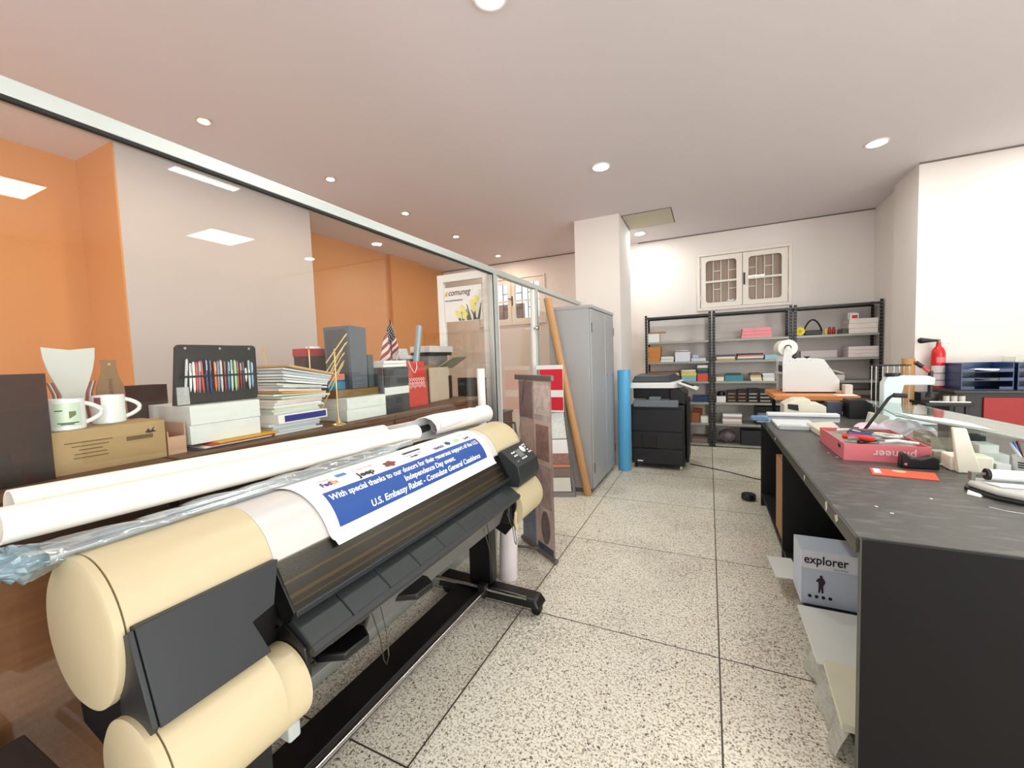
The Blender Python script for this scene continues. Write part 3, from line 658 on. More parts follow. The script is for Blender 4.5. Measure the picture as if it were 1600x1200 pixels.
# ------------------------------------------------------------------ black work desk on the right
DZ = .845
D = thing('work_desk', 'long black worktop desk with scuffed top and open shelf compartments', 'desk', (.95, 2.95, 0))
blk_lam = mat('black_laminate', (11, 10, 12), rough=.5, var=.15)
MB(D).box(.405, 1.62, 1.545, 4.38, DZ-.052, DZ).build('desk_top', speckled_black(), label='scuffed black desk top', bevel=.003)
MB(D).box(.40, .4048, 1.545, 4.38, DZ-.050, DZ-.002).build('edge_band', mat('edge_band', (66, 64, 58), rough=.4, var=.1))
MB(D).box(.412, 1.62, 1.530, 1.5445, .0, DZ-.003).build('end_panel', mat('end_black', (10, 8, 7), rough=.6, var=.25, scale=4, spec=.25))
MB(D).box(.407, .4118, 1.530, 1.5445, .0, DZ-.003).build('panel_edge', _M['edge_band'])
for y0 in (1.548, 3.09, 4.30): MB(D).box(.425, 1.60, y0, y0+.03, .0, DZ-.052).build('divider', blk_lam)
MB(D).box(.430, 1.58, 1.60, 3.09, .10, .125).build('bottom_shelf', blk_lam)
MB(D).box(.430, 1.58, 3.12, 4.30, .10, .125).build('bottom_shelf', blk_lam)
MB(D).box(1.57, 1.60, 1.60, 4.30, .125, DZ-.052).build('back_panel', blk_lam)
chipm = mat('chipped_wood', (222, 212, 188), rough=.8)
for y, dy, zt, zb in ((1.74, .030, -.004, -.036), (1.88, .022, -.002, -.046), (2.28, .016, -.010, -.040), (3.22, .018, -.012, -.034), (3.62, .012, -.012, -.030)):
    MB(D).prism([(y, DZ+zt), (y+dy, DZ+zt-.012), (y+dy*.5, DZ+zb), (y-dy*.3, DZ+zb*.6)], .3985, .4005, 'X').build('chip', chipm)
# ream box, planks, papers below
t = thing('copy_paper_box', 'white and blue printed copy paper box with a polar walker, under the black desk', 'box', (.58, 2.62, .126))
bx = MB(t).box(.418, .735, 2.45, 2.66, .1265, .40).build('box', mat('ice_blue_card', (196, 206, 222), rough=.6, var=.06, scale=9), bevel=.002)
MB(t).box(.4175, .7355, 2.4485, 2.452, .315, .402).build('label_band', mat('label_white', (232, 232, 240), rough=.6), up=bx)
lettering('explorer', ink, t, (.430, 2.4484, .342), (1, 0, 0), (0, 0, 1), .062, fit=.180, bold=.0010)
lettering('Ultra White', ink, t, (.55, 2.4484, .322), (1, 0, 0), (0, 0, 1), .012)
m = MB(t)
pts = [(.520,.195),(.528,.195),(.533,.222),(.538,.195),(.547,.195),(.545,.238),(.556,.262),(.548,.282),(.541,.284),(.543,.296),(.535,.302),(.527,.296),(.528,.284),(.518,.280),(.508,.262),(.520,.258),(.522,.236)]
pts = [(.500+(a-.533)*.8, .195+(b-.195)*.85) for a, b in pts]
m.prism(pts, 2.4478, 2.4500).build('walker_figure', mat('figure_dark', (48, 30, 40), rough=.6), up=bx)
for k in range(4): MB(t).cyl((.455+.028*k, 2.4478, .172), (.455+.028*k, 2.4500, .172), .008, n=14).build('round_mark', ink, up=bx)
MB().box(.33, .46, 2.685, 2.95, .126, .1300, rz=.06).build('white_sheet', card_white, 'stiff white sheet sticking out from the desk shelf behind the copy paper box', cat='sheet')
MB().box(.44, .62, 3.14, 3.50, .1265, .66).build('cardboard_carton', mat('box_brown', (168, 124, 84), rough=.75, var=.08), 'tall brown cardboard carton standing on the far desk shelf', bevel=.003, cat='box')
MB().box(.395, .90, 1.98, 2.40, .1265, .140, bev=.001).build('board_stack', card_white, 'large white board lying on the low desk shelf in front of the copy paper box', cat='board')
MB().box(.408, .88, 1.64, 1.965, .1265, .152, rz=-.05).build('paper_pad', mat('yellowish_paper', (226, 222, 198), rough=.8), 'thick yellowish paper pad on the desk shelf nearest the end panel', cat='paper pad')
def hang(u, v):
    y = 1.66+.55*v; return Vector((.425-.04*u-.012*math.sin(v*17)*u, y, .1255-.11*u+.012*math.sin(v*9+u*3)*(u)))
MB().sheet(hang, 14, 40, .0006).build('plastic_sheet', glassmat('milky_film', (.9, .92, .9), gloss=1.8, rough=.15, haze=.45, hazecol=(.75, .75, .7)), 'crumpled clear plastic sheet hanging from the low desk shelf', smooth=True, cat='plastic sheet')

# ------------------------------------------------------------------ wooden counters behind the glass
CZ = 1.115
wd = wood('counter_wood', (44, 24, 14), (64, 36, 21), 5, (6, .5, 6)); wd_top = wood('counter_top_wood', (84, 54, 34), (120, 82, 52), 6, (6, .4, 6)); wd_l = wood('edge_wood', (112, 68, 38), (140, 90, 52), 6, (6, .4, 6))
for i, (y0, y1, lab) in enumerate(((-.55, .755, 'brown wooden counter nearest the camera behind the glass, under the mugs'), (.765, 1.865, 'brown wooden counter behind the glass carrying the pen case and paper pile'), (1.875, 2.97, 'brown wooden counter behind the glass carrying the red bag'))):
    t = thing('wooden_counter', lab, 'counter', (-1.92, (y0+y1)/2, 0), 'wooden counters behind the glass')
    MB(t).box(-2.18, -1.70, y0+.01, y1-.01, .06, CZ-.03).build('body', wd)
    MB(t).box(-2.19, -1.665, y0, y1, CZ-.028, CZ).build('counter_top', wd_top, bevel=.004)
    MB(t).box(-1.70, -1.672, y0+.004, y1-.004, CZ-.075, CZ-.030).build('edge_moulding', wd_l, bevel=.006)
    MB(t).box(-2.15, -1.71, y0+.02, y1-.02, .002, .06).build('plinth', mat('plinth_dark', (50, 32, 22), rough=.6))
    n = 2; w_ = (y1-y0-.06)/n
    for k in range(n):
        a = y0+.03+k*w_; d = MB(t).box(-1.70, -1.688, a+.01, a+w_-.01, .10, CZ-.10).build('door', wd, bevel=.003)
        MB(t).box(-1.688, -1.683, a+.07, a+w_-.07, .17, CZ-.17).build('door_panel', wd_l, up=d, bevel=.003)

def card_box(name, x0, x1, y0, y1, z0, z1, m, lab, cat='box', group=None, lid=None, rz=0, bev=.002):
    """a carton: body with, where wanted, a slightly larger lid as its part"""
    if lid is None:
        return MB().box(x0, x1, y0, y1, z0, z1, rz=rz).build(name, m, lab, bevel=bev, cat=cat, group=group)
    t = thing(name, lab, cat, ((x0+x1)/2, (y0+y1)/2, z0), group); lt, lm = lid
    MB(t).box(x0+.004, x1-.004, y0+.004, y1-.004, z0, z1-.003, rz=rz).build('body', m, bevel=bev)
    MB(t).box(x0, x1, y0, y1, z1-lt, z1, rz=rz).build('lid', lm, bevel=bev)
    return t

smoke = glassmat('smoked_acrylic', (.50, .36, .33), gloss=1.3)
def acrylic(x0, x1, y0, y1, z0, z1, lab):
    t = thing('acrylic_display_box', lab, 'display box', ((x0+x1)/2, (y0+y1)/2, z0), 'smoked acrylic display boxes')
    for b, nm in (((x1-.004, x1, y0, y1, z0, z1), 'front'), ((x0, x0+.004, y0, y1, z0, z1), 'back'), ((x0+.004, x1-.004, y0, y0+.004, z0, z1), 'side'), ((x0+.004, x1-.004, y1-.004, y1, z0, z1), 'side'), ((x0+.004, x1-.004, y0+.004, y1-.004, z0, z0+.004), 'base')):
        MB(t).box(*b).build(nm, smoke)
acrylic(-2.10, -1.725, -.10, .487, CZ+.001, 1.425, 'large dark smoked acrylic display box at the left edge, beside the green mug')
acrylic(-2.16, -2.05, .765, .925, CZ+.001, 1.365, 'smaller maroon acrylic display box between the white mug and the pen case')
for k, (y0, y1, z0, z1, m_, nm) in enumerate(((.02, .44, 1.121, 1.16, mat('slate_teal', (86, 104, 100), rough=.5), 'teal grey folder lying inside the large acrylic box'), (.04, .42, 1.161, 1.20, mat('maroon_dark', (88, 50, 46), rough=.5), 'maroon folder lying on the teal one inside the large acrylic box'), (.24, .45, 1.201, 1.32, mat('brown_box_dark', (126, 82, 50), rough=.6), 'brown box standing inside the large acrylic box'))):
    card_box('folder' if k < 2 else 'box', -2.05, -1.78, y0, y1, z0, z1, m_, nm, 'folder' if k < 2 else 'box')
card_box('purple_packet', -2.15, -2.06, .79, .90, 1.121, 1.20, mat('violet_print', (70, 50, 110), rough=.4, var=.6, scale=60), 'violet printed packet inside the smaller maroon acrylic box', 'packet')

# carton with the mugs on it
t = thing('brown_carton', 'brown carton with small printed lines that carries the two mugs', 'box', (-1.82, .635, CZ))
cb = MB(t).box(-1.925, -1.745, .492, .772, CZ, 1.248, rz=-.03).build('carton', mat('carton_tan', (178, 146, 100), rough=.75, var=.05, scale=25), bevel=.002)
pr = mat('carton_print', (112, 84, 56), rough=.8)
for k, (a, b) in enumerate(((.52, .63), (.535, .62), (.55, .605), (.54, .615), (.537, .617))):
    MB(t).box(-1.7465, -1.7435, a, b, 1.208-.012*k, 1.211-.012*k, rz=-.03, piv=(-1.835, .632, 0)).build('printed_line', pr, up=cb)
MB(t).box(-1.747, -1.742, .665, .735, 1.193, 1.206, rz=-.03, piv=(-1.835, .632, 0)).build('logo_bar', pr, up=cb)
MB(t).prism([(.712, 1.212), (.722, 1.226), (.727, 1.216), (.74, 1.232), (.735, 1.218), (.745, 1.212), (.725, 1.209)], -1.746, -1.7415, 'X').build('emblem', ink, up=cb)

def mug(x, y, z, body, lab, ang):
    t = thing('mug', lab, 'mug', (x, y, z), 'mugs on the brown carton')
    r = .043; h = .096
    b = MB(t).lathe([(r-.004, 0), (r, .004), (r, h-.002), (r-.001, h), (r-.003, h), (r-.0035, h-.004), (r-.0035, .006), (.002, .005)], (x, y, z), 40).build('body', body, smooth=True)
    pts = [(x+math.cos(ang)*(r-.003+.040*math.sin(PI*k/12)**.8), y+math.sin(ang)*(r-.003+.040*math.sin(PI*k/12)**.8), z+.018+.062*k/12) for k in range(13)]
    MB(t).tube(pts, .0068, 10).build('handle', body, smooth=True)
    return t, b
glz = mat('white_ceramic', (236, 238, 238), rough=.15, var=.01, coat=.4); glg = mat('pale_green_glaze', (206, 224, 200), rough=.2, var=.03)
t, b = mug(-1.790, .540, 1.249, glz, 'white mug with a pale green picture band, nearer the acrylic box', 1.45)
def band(u, v, r=.0434, zz=(.012, .084), a0=-.95, a1=.55): a = a0+(a1-a0)*v; return Vector((-1.790+r*math.cos(a), .540+r*math.sin(a), 1.249+zz[0]+(zz[1]-zz[0])*u))
MB(t).sheet(band, 2, 20, .0003).build('picture_band', glg, up=b)
for z_, a0, a1 in ((.022, -.75, .35), (.018, -.6, .1), (.060, -.85, -.45)):
    MB(t).sheet(lambda u, v: band(u, v, .0439, (z_, z_+.003), a0, a1), 1, 14, .0003).build('print_line', ink, up=b)
MB(t).sheet(lambda u, v: band(u+.5*v if u+.5*v < 1 else 1, v, .0439, (.036, .058), -.15, .22), 3, 6, .0003).build('leaf_print', mat('olive_print', (110, 120, 80), rough=.5), up=b)
t, b = mug(-1.850, .662, 1.249, glz, 'plain white mug with its handle to the right on the brown carton', 1.35)
MB(t).sheet(lambda u, v: Vector((-1.850+.0436*math.cos(-1.2+.45*v), .662+.0436*math.sin(-1.2+.45*v), 1.249+.066+.024*u)), 2, 8, .0003).build('red_print', mat('maroon_print', (130, 60, 70), rough=.5), up=b)

# flared white award panel and brown tag
t = thing('flared_display_panel', 'white flared panel with maroon side stripes standing behind the mugs', 'display panel', (-1.985, .62, CZ))
def flare(w0, w1, w2, z0, z1, z2, n=10):
    L = []
    for k in range(n+1):
        f = k/n; z = z0+(z2-z0)*f; zm = (z1-z0)/(z2-z0)
        w_ = w1+(w0-w1)*max(0, (zm-f)/zm)**1.6 if f < zm else w1+(w2-w1)*math.sin((f-zm)/(1-zm)*PI/2)**1.1
        L.append((w_, z))
    return L
c = .622; L_ = flare(.05, .026, .066, CZ, 1.335, 1.512)
pts = [(c+w_, z) for w_, z in L_]+[(c, 1.503)]+[(c-w_, z) for w_, z in L_[::-1]]
MB(t).prism(pts, -1.992, -1.982, 'X').build('panel', paper2, bevel=.002)
for sg_ in (-1, 1):
    for j, (off, wv, m_) in enumerate(((.004, .010, mat('stripe_maroon', (140, 70, 70), rough=.5)), (.018, .006, paper2), (.027, .006, _M['stripe_maroon']))):
        a = [(c+sg_*(w_+off*(1-f/10*.7)), z) for f, (w_, z) in enumerate(L_[:8])]; b_ = [(c+sg_*(w_+(off+wv)*(1-f/10*.7)), z) for f, (w_, z) in enumerate(L_[:8])]
        MB(t).prism(a+b_[::-1], -1.991+.001*j, -1.985+.001*j, 'X').build('stripe', m_)
t = thing('bottle_shaped_tag', 'brown bottle-shaped leather tag with embossed letters standing behind the white mug', 'tag', (-2.0, .735, CZ))
pts = [(-.044, 0), (.044, 0), (.044, .16), (.040, .25), (.024, .30), (.020, .33), (.023, .352), (-.023, .352), (-.020, .33), (-.024, .30), (-.040, .25), (-.044, .16)]
MB(t).prism([(.728+a, CZ+b_) for a, b_ in pts], -2.008, -2.000, 'X').build('body', mat('tan_leather', (150, 112, 76), rough=.6, var=.08), bevel=.002)
MB(t).cyl((-2.001, .728, CZ+.337), (-1.997, .728, CZ+.337), .004, n=14).build('rivet', brass)
lettering('GRAPHIS', mat('embossing', (96, 70, 48), rough=.7), t, (-1.9985, .733, CZ+.22), (0, 0, 1), (0, -1, 0), .016)

# open kraft tray
t = thing('open_kraft_tray', 'small open pinkish kraft carton between the brown carton and the white boxes', 'tray', (-1.84, .80, CZ))
for b in ((-1.93, -1.76, .782, .786, CZ, 1.20), (-1.93, -1.76, .836, .840, CZ, 1.225), (-1.93, -1.926, .786, .836, CZ, 1.24), (-1.764, -1.76, .786, .836, CZ, 1.18), (-1.926, -1.764, .786, .836, CZ, CZ+.004)):
    MB(t).box(*b).build('side', mat('pink_kraft', (206, 164, 136), rough=.75, var=.04))

# flat folders, white boxes, pen case
fold_c = (('black', (30, 30, 34)), ('white', (228, 226, 222)), ('red', (206, 58, 40)), ('yellow', (232, 178, 50)))
for k, (cn_, cc) in enumerate(fold_c):
    MB().box(-2.06, -1.728+.004*k, .86+.02*k, 1.135+.012*k, CZ+.0055*k+.0002, CZ+.0055*(k+1), rz=.02*(k-1)).build('plastic_folder', mat(cn_+'_folder', cc, rough=.45, var=.04), f'thin {cn_} folder lying flat under the white boxes and pen case', cat='folder', group='folders under the white boxes')
for k, lab in enumerate(('lower white carton box under the pen case', 'upper white carton box directly under the pen case')):
    card_box('white_box', -2.04, -1.752+.004*k, .852, 1.118, 1.138+.0735*k, 1.138+.0735*k+.073, card_white, lab, 'box', 'white boxes under the pen case', rz=.01*k)
PB = 1.286
t = thing('pen_case', 'open black pen display case with many coloured pens on the white boxes', 'pen case', (-1.81, .995, PB))
MB(t).prism([(.838, PB), (1.150, PB), (1.158, PB+.018), (1.160, PB+.222), (1.150, PB+.232), (.868, PB+.232), (.858, PB+.222)], -1.835, -1.813, 'X').build('board', mat('case_black', (22, 22, 24), rough=.6), bevel=.003)
for yy in (.885, 1.01, 1.128): MB(t).cyl((-1.813, yy, PB+.218), (-1.810, yy, PB+.218), .005, n=14).build('press_stud', chrome)
MB(t).box(-1.813, -1.798, .862, 1.152, PB+.104, PB+.112).build('elastic_strap', ink)
MB(t).box(-1.80, -1.795, .84, .88, PB+.003, PB+.07).build('clear_pocket', glassmat('pocket_film', (.9, .9, .9), gloss=2, haze=.3))
pen_c = {'silver': (200, 200, 204), 'white': (236, 236, 236), 'red': (206, 50, 44), 'grey': (140, 140, 146), 'navy blue': (44, 44, 100), 'orange': (226, 110, 50), 'dark red': (150, 36, 50), 'teal': (50, 140, 160), 'pale green': (150, 210, 150), 'light blue': (110, 170, 210), 'black': (40, 40, 44), 'brown': (150, 90, 60)}
pens = [('silver', .878, .10, .145), ('white', .893, .05, .11), ('white', .905, .02, .12), ('red', .915, .02, .12), ('grey', .924, .04, .125), ('red', .934, -.03, .13), ('navy blue', .950, 0, .14), ('navy blue', .964, 0, .14), ('orange', .982, 0, .12), ('grey', .993, .02, .125), ('silver', 1.005, 0, .13), ('dark red', 1.019, 0, .125), ('teal', 1.033, .03, .12), ('silver', 1.046, .02, .13), ('pale green', 1.060, 0, .13), ('brown', 1.069, .02, .12), ('dark red', 1.082, 0, .11), ('black', 1.092, 0, .12), ('white', 1.104, 0, .06), ('silver', 1.118, .01, .125), ('light blue', 1.131, 0, .11)]
ordn = ['first', 'second', 'third', 'fourth', 'fifth', 'sixth', 'seventh', 'eighth', 'ninth', 'tenth', 'eleventh', 'twelfth', 'thirteenth', 'fourteenth', 'fifteenth', 'sixteenth', 'seventeenth', 'eighteenth', 'nineteenth', 'twentieth', 'rightmost']
for k, (cn_, yy, tilt, ln) in enumerate(pens):
    zc = PB+.105; y0, y1 = yy-tilt*ln/2, yy+tilt*ln/2; x = -1.8045
    t2 = thing('pen', f'{cn_} pen, {ordn[k]} from the left in the open black case', 'pen', (x, y0, zc-ln/2), 'pens in the black case')
    pm = mat('pen_'+cn_.replace(' ', '_'), pen_c[cn_], rough=.25, var=.03)
    MB(t2).lathe([(.0012, 0), (.0042, .018), (.0046, .05), (.0046, ln-.01), (.003, ln)], (x, y0, zc-ln/2), 12, (0, y1-y0, ln)).build('barrel', pm, smooth=True)
    MB(t2).box(x+.0045, x+.0060, yy+.3*(y1-y0)-.0012, yy+.3*(y1-y0)+.0012, zc+ln*.18, zc+ln*.46).build('clip', chrome if k % 2 else keyw)

# leaning pile of documents
rs = random.Random(3); z = CZ+.0005
tones = {'white': (232, 232, 230), 'pale blue': (214, 220, 226), 'pale green': (206, 214, 204), 'pale pink': (224, 208, 206), 'cream': (232, 226, 208), 'blue-grey': (190, 200, 210)}
levels = ['at the very bottom', 'second from the bottom', 'third from the bottom', 'fourth from the bottom', 'right under the royal blue booklet', '', 'right on the royal blue booklet', 'second above the blue booklet', 'third above the blue booklet', 'fourth above the blue booklet', 'fifth above the blue booklet', 'sixth above the blue booklet', 'seventh above the blue booklet', 'right under the amber folder', '', 'right on the amber folder', 'second above the amber folder', 'third above the amber folder', 'fourth above the amber folder', 'fourth under the top folder', 'third under the top folder', 'second under the top folder', 'right under the top folder']
seq = ['white', 'pale blue', 'blue-grey', 'white', 'pale blue', 'BOOK', 'pale green', 'cream', 'pale green', 'white', 'pale pink', 'cream', 'pale green', 'white', 'AMBER', 'pale pink', 'white', 'pale green', 'white', 'pale blue', 'white', 'blue-grey', 'white', 'TOP']
for k, kind in enumerate(seq):
    th = rs.uniform(.007, .0125); f = k/24; yo = 1.172+.075*f*(1 if k > 10 else .2)+rs.uniform(-.013, .013); x1 = -1.735-rs.uniform(0, .03); ln = .25+rs.uniform(-.02, .02); y1 = yo+ln
    grp = 'documents in the leaning pile'
    tilt = .0 if k < 12 else .0035*(k-11)
    if kind == 'BOOK':
        t2 = thing('booklet', 'white-edged booklet with a royal blue cover low in the leaning pile', 'booklet', (-1.87, (yo+y1)/2, z)); th = .040; x1 = -1.725
        MB(t2).box(-2.02, x1-.002, yo, y1, z, z+th).build('pages', paper, bevel=.001)
        MB(t2).box(x1-.002, x1-.0005, yo+.03, y1-.008, z+.006, z+th-.006).build('blue_spine', mat('royal_blue_cover', (34, 48, 132), rough=.5, var=.03))
    else:
        if kind == 'AMBER': nm, mm, lab = 'folder', mat('amber_folder', (230, 170, 70), rough=.5), 'amber folder sticking out in the middle of the leaning pile'; th = .006
        elif kind == 'TOP': nm, mm, lab = 'folder', mat('tan_folder', (200, 160, 110), rough=.7, var=.04), 'tan folder lying on top of the leaning document pile'; x1 = -1.72
        else: nm, mm, lab = 'document', mat('document_'+kind.replace(' ', '_').replace('-', '_'), tones[kind], rough=.7, var=.03), f'{kind} document {levels[k]} in the leaning pile'
        if k >= 12:
            P8 = [(-2.03, yo, z+tilt), (x1, yo, z+tilt), (x1, y1, z-tilt*.2), (-2.03, y1, z-tilt*.2)]; P8 += [(a_, b_, c_+th) for a_, b_, c_ in P8]
            m = MB().hexa(P8)
        else: m = MB().box(-2.03, x1, yo, y1, z, z+th)
        m.rot(rs.uniform(-.06, .06), (-1.88, (yo+y1)/2, z)).build(nm, mm, lab, cat=nm, group=grp)
    z += th+.0005

# boxes further along
for k, lab in enumerate(('lower long white box behind the brass flag stand', 'upper long white box behind the brass flag stand, under the brown box')):
    card_box('long_white_box', -2.05, -1.735, 1.575+.004*k, 1.868, CZ+.0002+.062*k, CZ+.0615+.062*k, card_white, lab, 'box', 'long white boxes on the counter')
card_box('flat_brown_box', -2.06, -1.80, 1.57, 1.88, CZ+.125, CZ+.166, mat('olive_brown_box', (122, 92, 48), rough=.5, var=.08), 'flat olive-brown box lying on the long white boxes', 'box')
BZ = CZ+.1665
t = thing('file_binder', 'tall slate grey file binder standing on the flat brown box', 'binder', (-1.88, 1.76, BZ))
MB(t).prism([(1.700, BZ), (1.815, BZ), (1.822, 1.632), (1.694, 1.640)], -2.02, -1.815, 'X').build('cover', mat('slate_binder', (88, 94, 102), rough=.6, var=.04), bevel=.003)
MB(t).box(-2.0, -1.84, 1.694, 1.6985, BZ+.004, 1.62).build('inner_edge', mat('slate_inner', (70, 74, 80), rough=.6))
card_box('small_dark_binder', -2.02, -1.82, 1.828, 1.872, BZ, 1.475, mat('dark_green_grey', (74, 82, 84), rough=.6), 'short dark grey-green binder beside the tall slate binder', 'binder')
card_box('teal_box', -1.995, -1.86, 1.572, 1.690, BZ, BZ+.052, mat('teal_box', (36, 112, 146), rough=.5), 'small teal blue box left of the slate binder', 'box')
card_box('pink_parcel', -2.0, -1.86, 1.560, 1.688, BZ+.053, BZ+.088, mat('salmon_parcel', (212, 128, 110), rough=.6), 'salmon pink parcel on the small teal box', 'parcel')
t = card_box('lidded_box', -2.17, -2.075, 1.60, 1.82, CZ, 1.52, mat('dark_brown_box', (62, 44, 44), rough=.6, var=.1), 'tall dark brown box with a crimson lid behind the flag sticks', 'box', None, (.045, mat('crimson_lid', (168, 50, 62), rough=.5)))
MB().cyl((-2.12, 1.70, 1.5205), (-2.12, 1.70, 1.533), .045, .04).build('white_dish', glz, 'small white dish on the crimson box lid', smooth=True, cat='dish')

# brass flag sticks
def stick(x, y0, z0, y1, z1, lab, base=False):
    t = thing('brass_flag_stick', lab, 'flag stick', (x, y0, z0), 'brass flag sticks')
    MB(t).cyl((x, y0, z0), (x-.03*(0 if base else 1), y1, z1), .0032, n=10).build('stick', brass, smooth=True)
    d = Vector((0, y1-y0, z1-z0)).normalized(); q = Vector((x-.03*(0 if base else 1), y1, z1))
    MB(t).lathe([(.0035, 0), (.006, .006), (.003, .012), (.005, .018), (.001, .028)], q, 12, d).build('finial', brass, smooth=True)
    if base: MB(t).lathe([(.034, 0), (.034, .004), (.016, .012), (.007, .028), (.004, .04)], (x, y0, z0), 28).build('round_base', brass, smooth=True)
stick(-1.705, 1.490, CZ, 1.490, 1.475, 'upright brass flag stick on a round base beside the document pile', True)
stick(-1.96, 1.545, CZ, 1.545, 1.50, 'upright brass flag stick behind the document pile, left of the slanting ones', True)
for k, (y0, z0, y1, z1) in enumerate(((1.507, 1.431, 1.665, 1.575), (1.512, 1.383, 1.672, 1.53), (1.53, 1.355, 1.652, 1.495), (1.52, 1.32, 1.668, 1.47), (1.545, 1.30, 1.672, 1.425), (1.50, CZ+.07, 1.675, 1.405))):
    stick(-1.79-.01*k, y0, z0, y1, z1, f'slanting brass flag stick leaning on the slate binder, {["topmost", "second from the top", "third from the top", "fourth from the top", "fifth from the top", "lowest and longest"][k]}')
stick(-2.0, 1.335, CZ+.30, 1.34, 1.50, 'brass flag stick rising behind the left side of the document pile')

# drawer unit
t = thing('drawer_unit', 'dark grey desktop drawer unit with white drawers left of the red bag', 'drawer unit', (-1.9, 2.0, CZ))
MB(t).box(-2.05, -1.765, 1.885, 2.118, CZ, 1.395).build('case', mat('unit_grey', (84, 88, 92), rough=.5), bevel=.004)
for z0, z1, m_ in ((1.125, 1.215, mat('unit_dark', (60, 64, 68), rough=.45)), (1.225, 1.272, card_white), (1.285, 1.335, _M['unit_dark']), (1.345, 1.385, _M['unit_dark'])):
    MB(t).box(-1.765, -1.757, 1.892, 2.112, z0, z1).build('drawer', m_, bevel=.002)
for k, (z0, lab) in enumerate(((1.3955, 'white binder lying on the drawer unit, lower of two'), (1.4165, 'white booklet lying on the drawer unit, upper of two'))):
    MB().box(-2.0, -1.76, 1.890, 2.10, z0, z0+.019, rz=.03*k).build('white_booklet', paper, lab, bevel=.002, cat='booklet', group='white booklets on the drawer unit')

# little flag
t = thing('table_flag', 'small striped flag with white stars hanging on a stick above the drawer unit', 'flag', (-2.08, 2.34, CZ))
MB(t).cyl((-2.09, 2.34, CZ), (-2.09, 2.335, 1.735), .0035, n=10).build('stick', mat('dark_stick', (60, 40, 34), rough=.5), smooth=True)
MB(t).lathe([(.03, 0), (.03, .006), (.006, .02)], (-2.09, 2.34, CZ), 24).build('base', mat('dark_stick2', (60, 40, 34), rough=.5), smooth=True)
def flag(u, v):       # u along the hoist, v along the fly, hanging in folds
    a = .10-.95*v; rr = .02+.30*v
    y = 2.335-.20*v*(.35+.65*u)+.055*(1-v)*0+.05*u*math.sin(v*PI)*.6; zt = 1.725-.10*v*.3-u*(.20+.13*v)
    return Vector((-2.085+.022*math.sin(v*11+u*2)*(.3+u), y+.045*u, zt-.09*v))
for k in range(9):
    MB(t).sheet(lambda u, v: flag((k+u)/9, v), 2, 24, .0006).build('stripe', mat('flag_red', (150, 52, 50), rough=.7) if k % 2 == 0 else mat('flag_white', (230, 214, 206), rough=.7), smooth=True)
cn2 = MB(t).sheet(lambda u, v: flag(.0+.56*u, .0+.42*v)+Vector((.003, 0, 0)), 8, 14, .0016).build('canton', mat('flag_navy', (36, 30, 50), rough=.7), smooth=True)
for a in range(6):
    for b in range(5):
        q = flag(.05+.088*a, .03+.085*b+.03*(a % 2))+Vector((.0052, 0, 0)); MB(t).sph(q, .0035, (.4, 1, 1), 8).build('star', paper, up=cn2)

# red paper bag
t = thing('red_gift_bag', 'red paper gift bag with white pattern and white cord handles', 'bag', (-1.93, 2.28, CZ))
MB(t).hexa([(-2.03, 2.150, CZ), (-1.83, 2.150, CZ), (-1.83, 2.405, CZ), (-2.03, 2.405, CZ), (-1.97, 2.146, 1.425), (-1.86, 2.146, 1.425), (-1.86, 2.41, 1.425), (-1.97, 2.41, 1.425)]).build('bag', mat('bag_red', (204, 62, 54), rough=.45, var=.05), bevel=.002)
wpr = mat('bag_print', (240, 214, 208), rough=.6)
def bagp(y, z): f = (z-CZ)/(1.425-CZ); return Vector((-1.83-.03*f+.0012, y, z))
m = MB(t)
for k in range(9):
    yc = 2.178+.025*k; a = .011
    for z0, r_ in ((1.30, .012), (1.275, .009), (1.25+.01*(k % 2), .010)):
        pts = [bagp(yc+a*math.cos(q), z0+r_*math.sin(q)) for q in (0, PI/2, PI, 3*PI/2)]
        for i in range(4):
            p, q = pts[i], pts[(i+1) % 4]; m.tube([p, q], .0020, 5)
m.build('white_pattern', wpr)
for k in range(2):
    x = -1.853-.11*k if k else -1.853
    MB(t).tube([(x, 2.235, 1.42), (x+.012, 2.24, 1.385 if not k else 1.47), (x+.018, 2.262, 1.35 if not k else 1.50), (x+.018, 2.275, 1.348 if not k else 1.50), (x+.012, 2.305, 1.385 if not k else 1.47), (x, 2.315, 1.42)], .0028, 8).build('cord_handle', paper, smooth=True)
t = thing('white_calculator', 'white desktop device with an angled back standing over the red bag', 'device', (-2.12, 2.45, CZ))
MB(t).prism([(2.40, 1.445), (2.62, 1.445), (2.625, 1.470), (2.50, 1.475), (2.485, 1.525), (2.39, 1.525)], -2.19, -2.07, 'X').build('body', mat('device_white', (212, 212, 216), rough=.5), bevel=.004)
MB(t).box(-2.17, -2.08, 2.43, 2.61, CZ+.0005, 1.445).build('stand', mat('device_grey', (120, 112, 112), rough=.5))
MB().cyl((-2.03, 2.475, CZ+.012), (-2.035, 2.60, 1.70), .024, n=24).build('silver_foil_roll', mat('pale_blue_foil', (170, 184, 192), rough=.25, metal=.5), 'pale blue-grey roll leaning between the flag and the framed panel', smooth=True, cat='roll')
MB().box(-1.90, -1.885, 2.50, 2.76, CZ, 1.375, rz=.05).build('beige_board', mat('beige_board', (206, 184, 164), rough=.7), 'upright beige board with a small peg standing right of the red bag', bevel=.003, cat='board')
MB().box(-1.94, -1.905, 2.43, 2.60, CZ, 1.40).build('wooden_box_lid', mat('brown_veneer', (142, 96, 58), rough=.6, var=.1), 'brown veneered board standing right behind the beige board', cat='board')
t = thing('photo_printer', 'white desktop printer with a raised beige tray by the framed glass panel', 'printer', (-2.05, 2.78, CZ))
MB(t).box(-2.17, -1.98, 2.66, 2.94, CZ, 1.30).build('base', satin_black, bevel=.006)
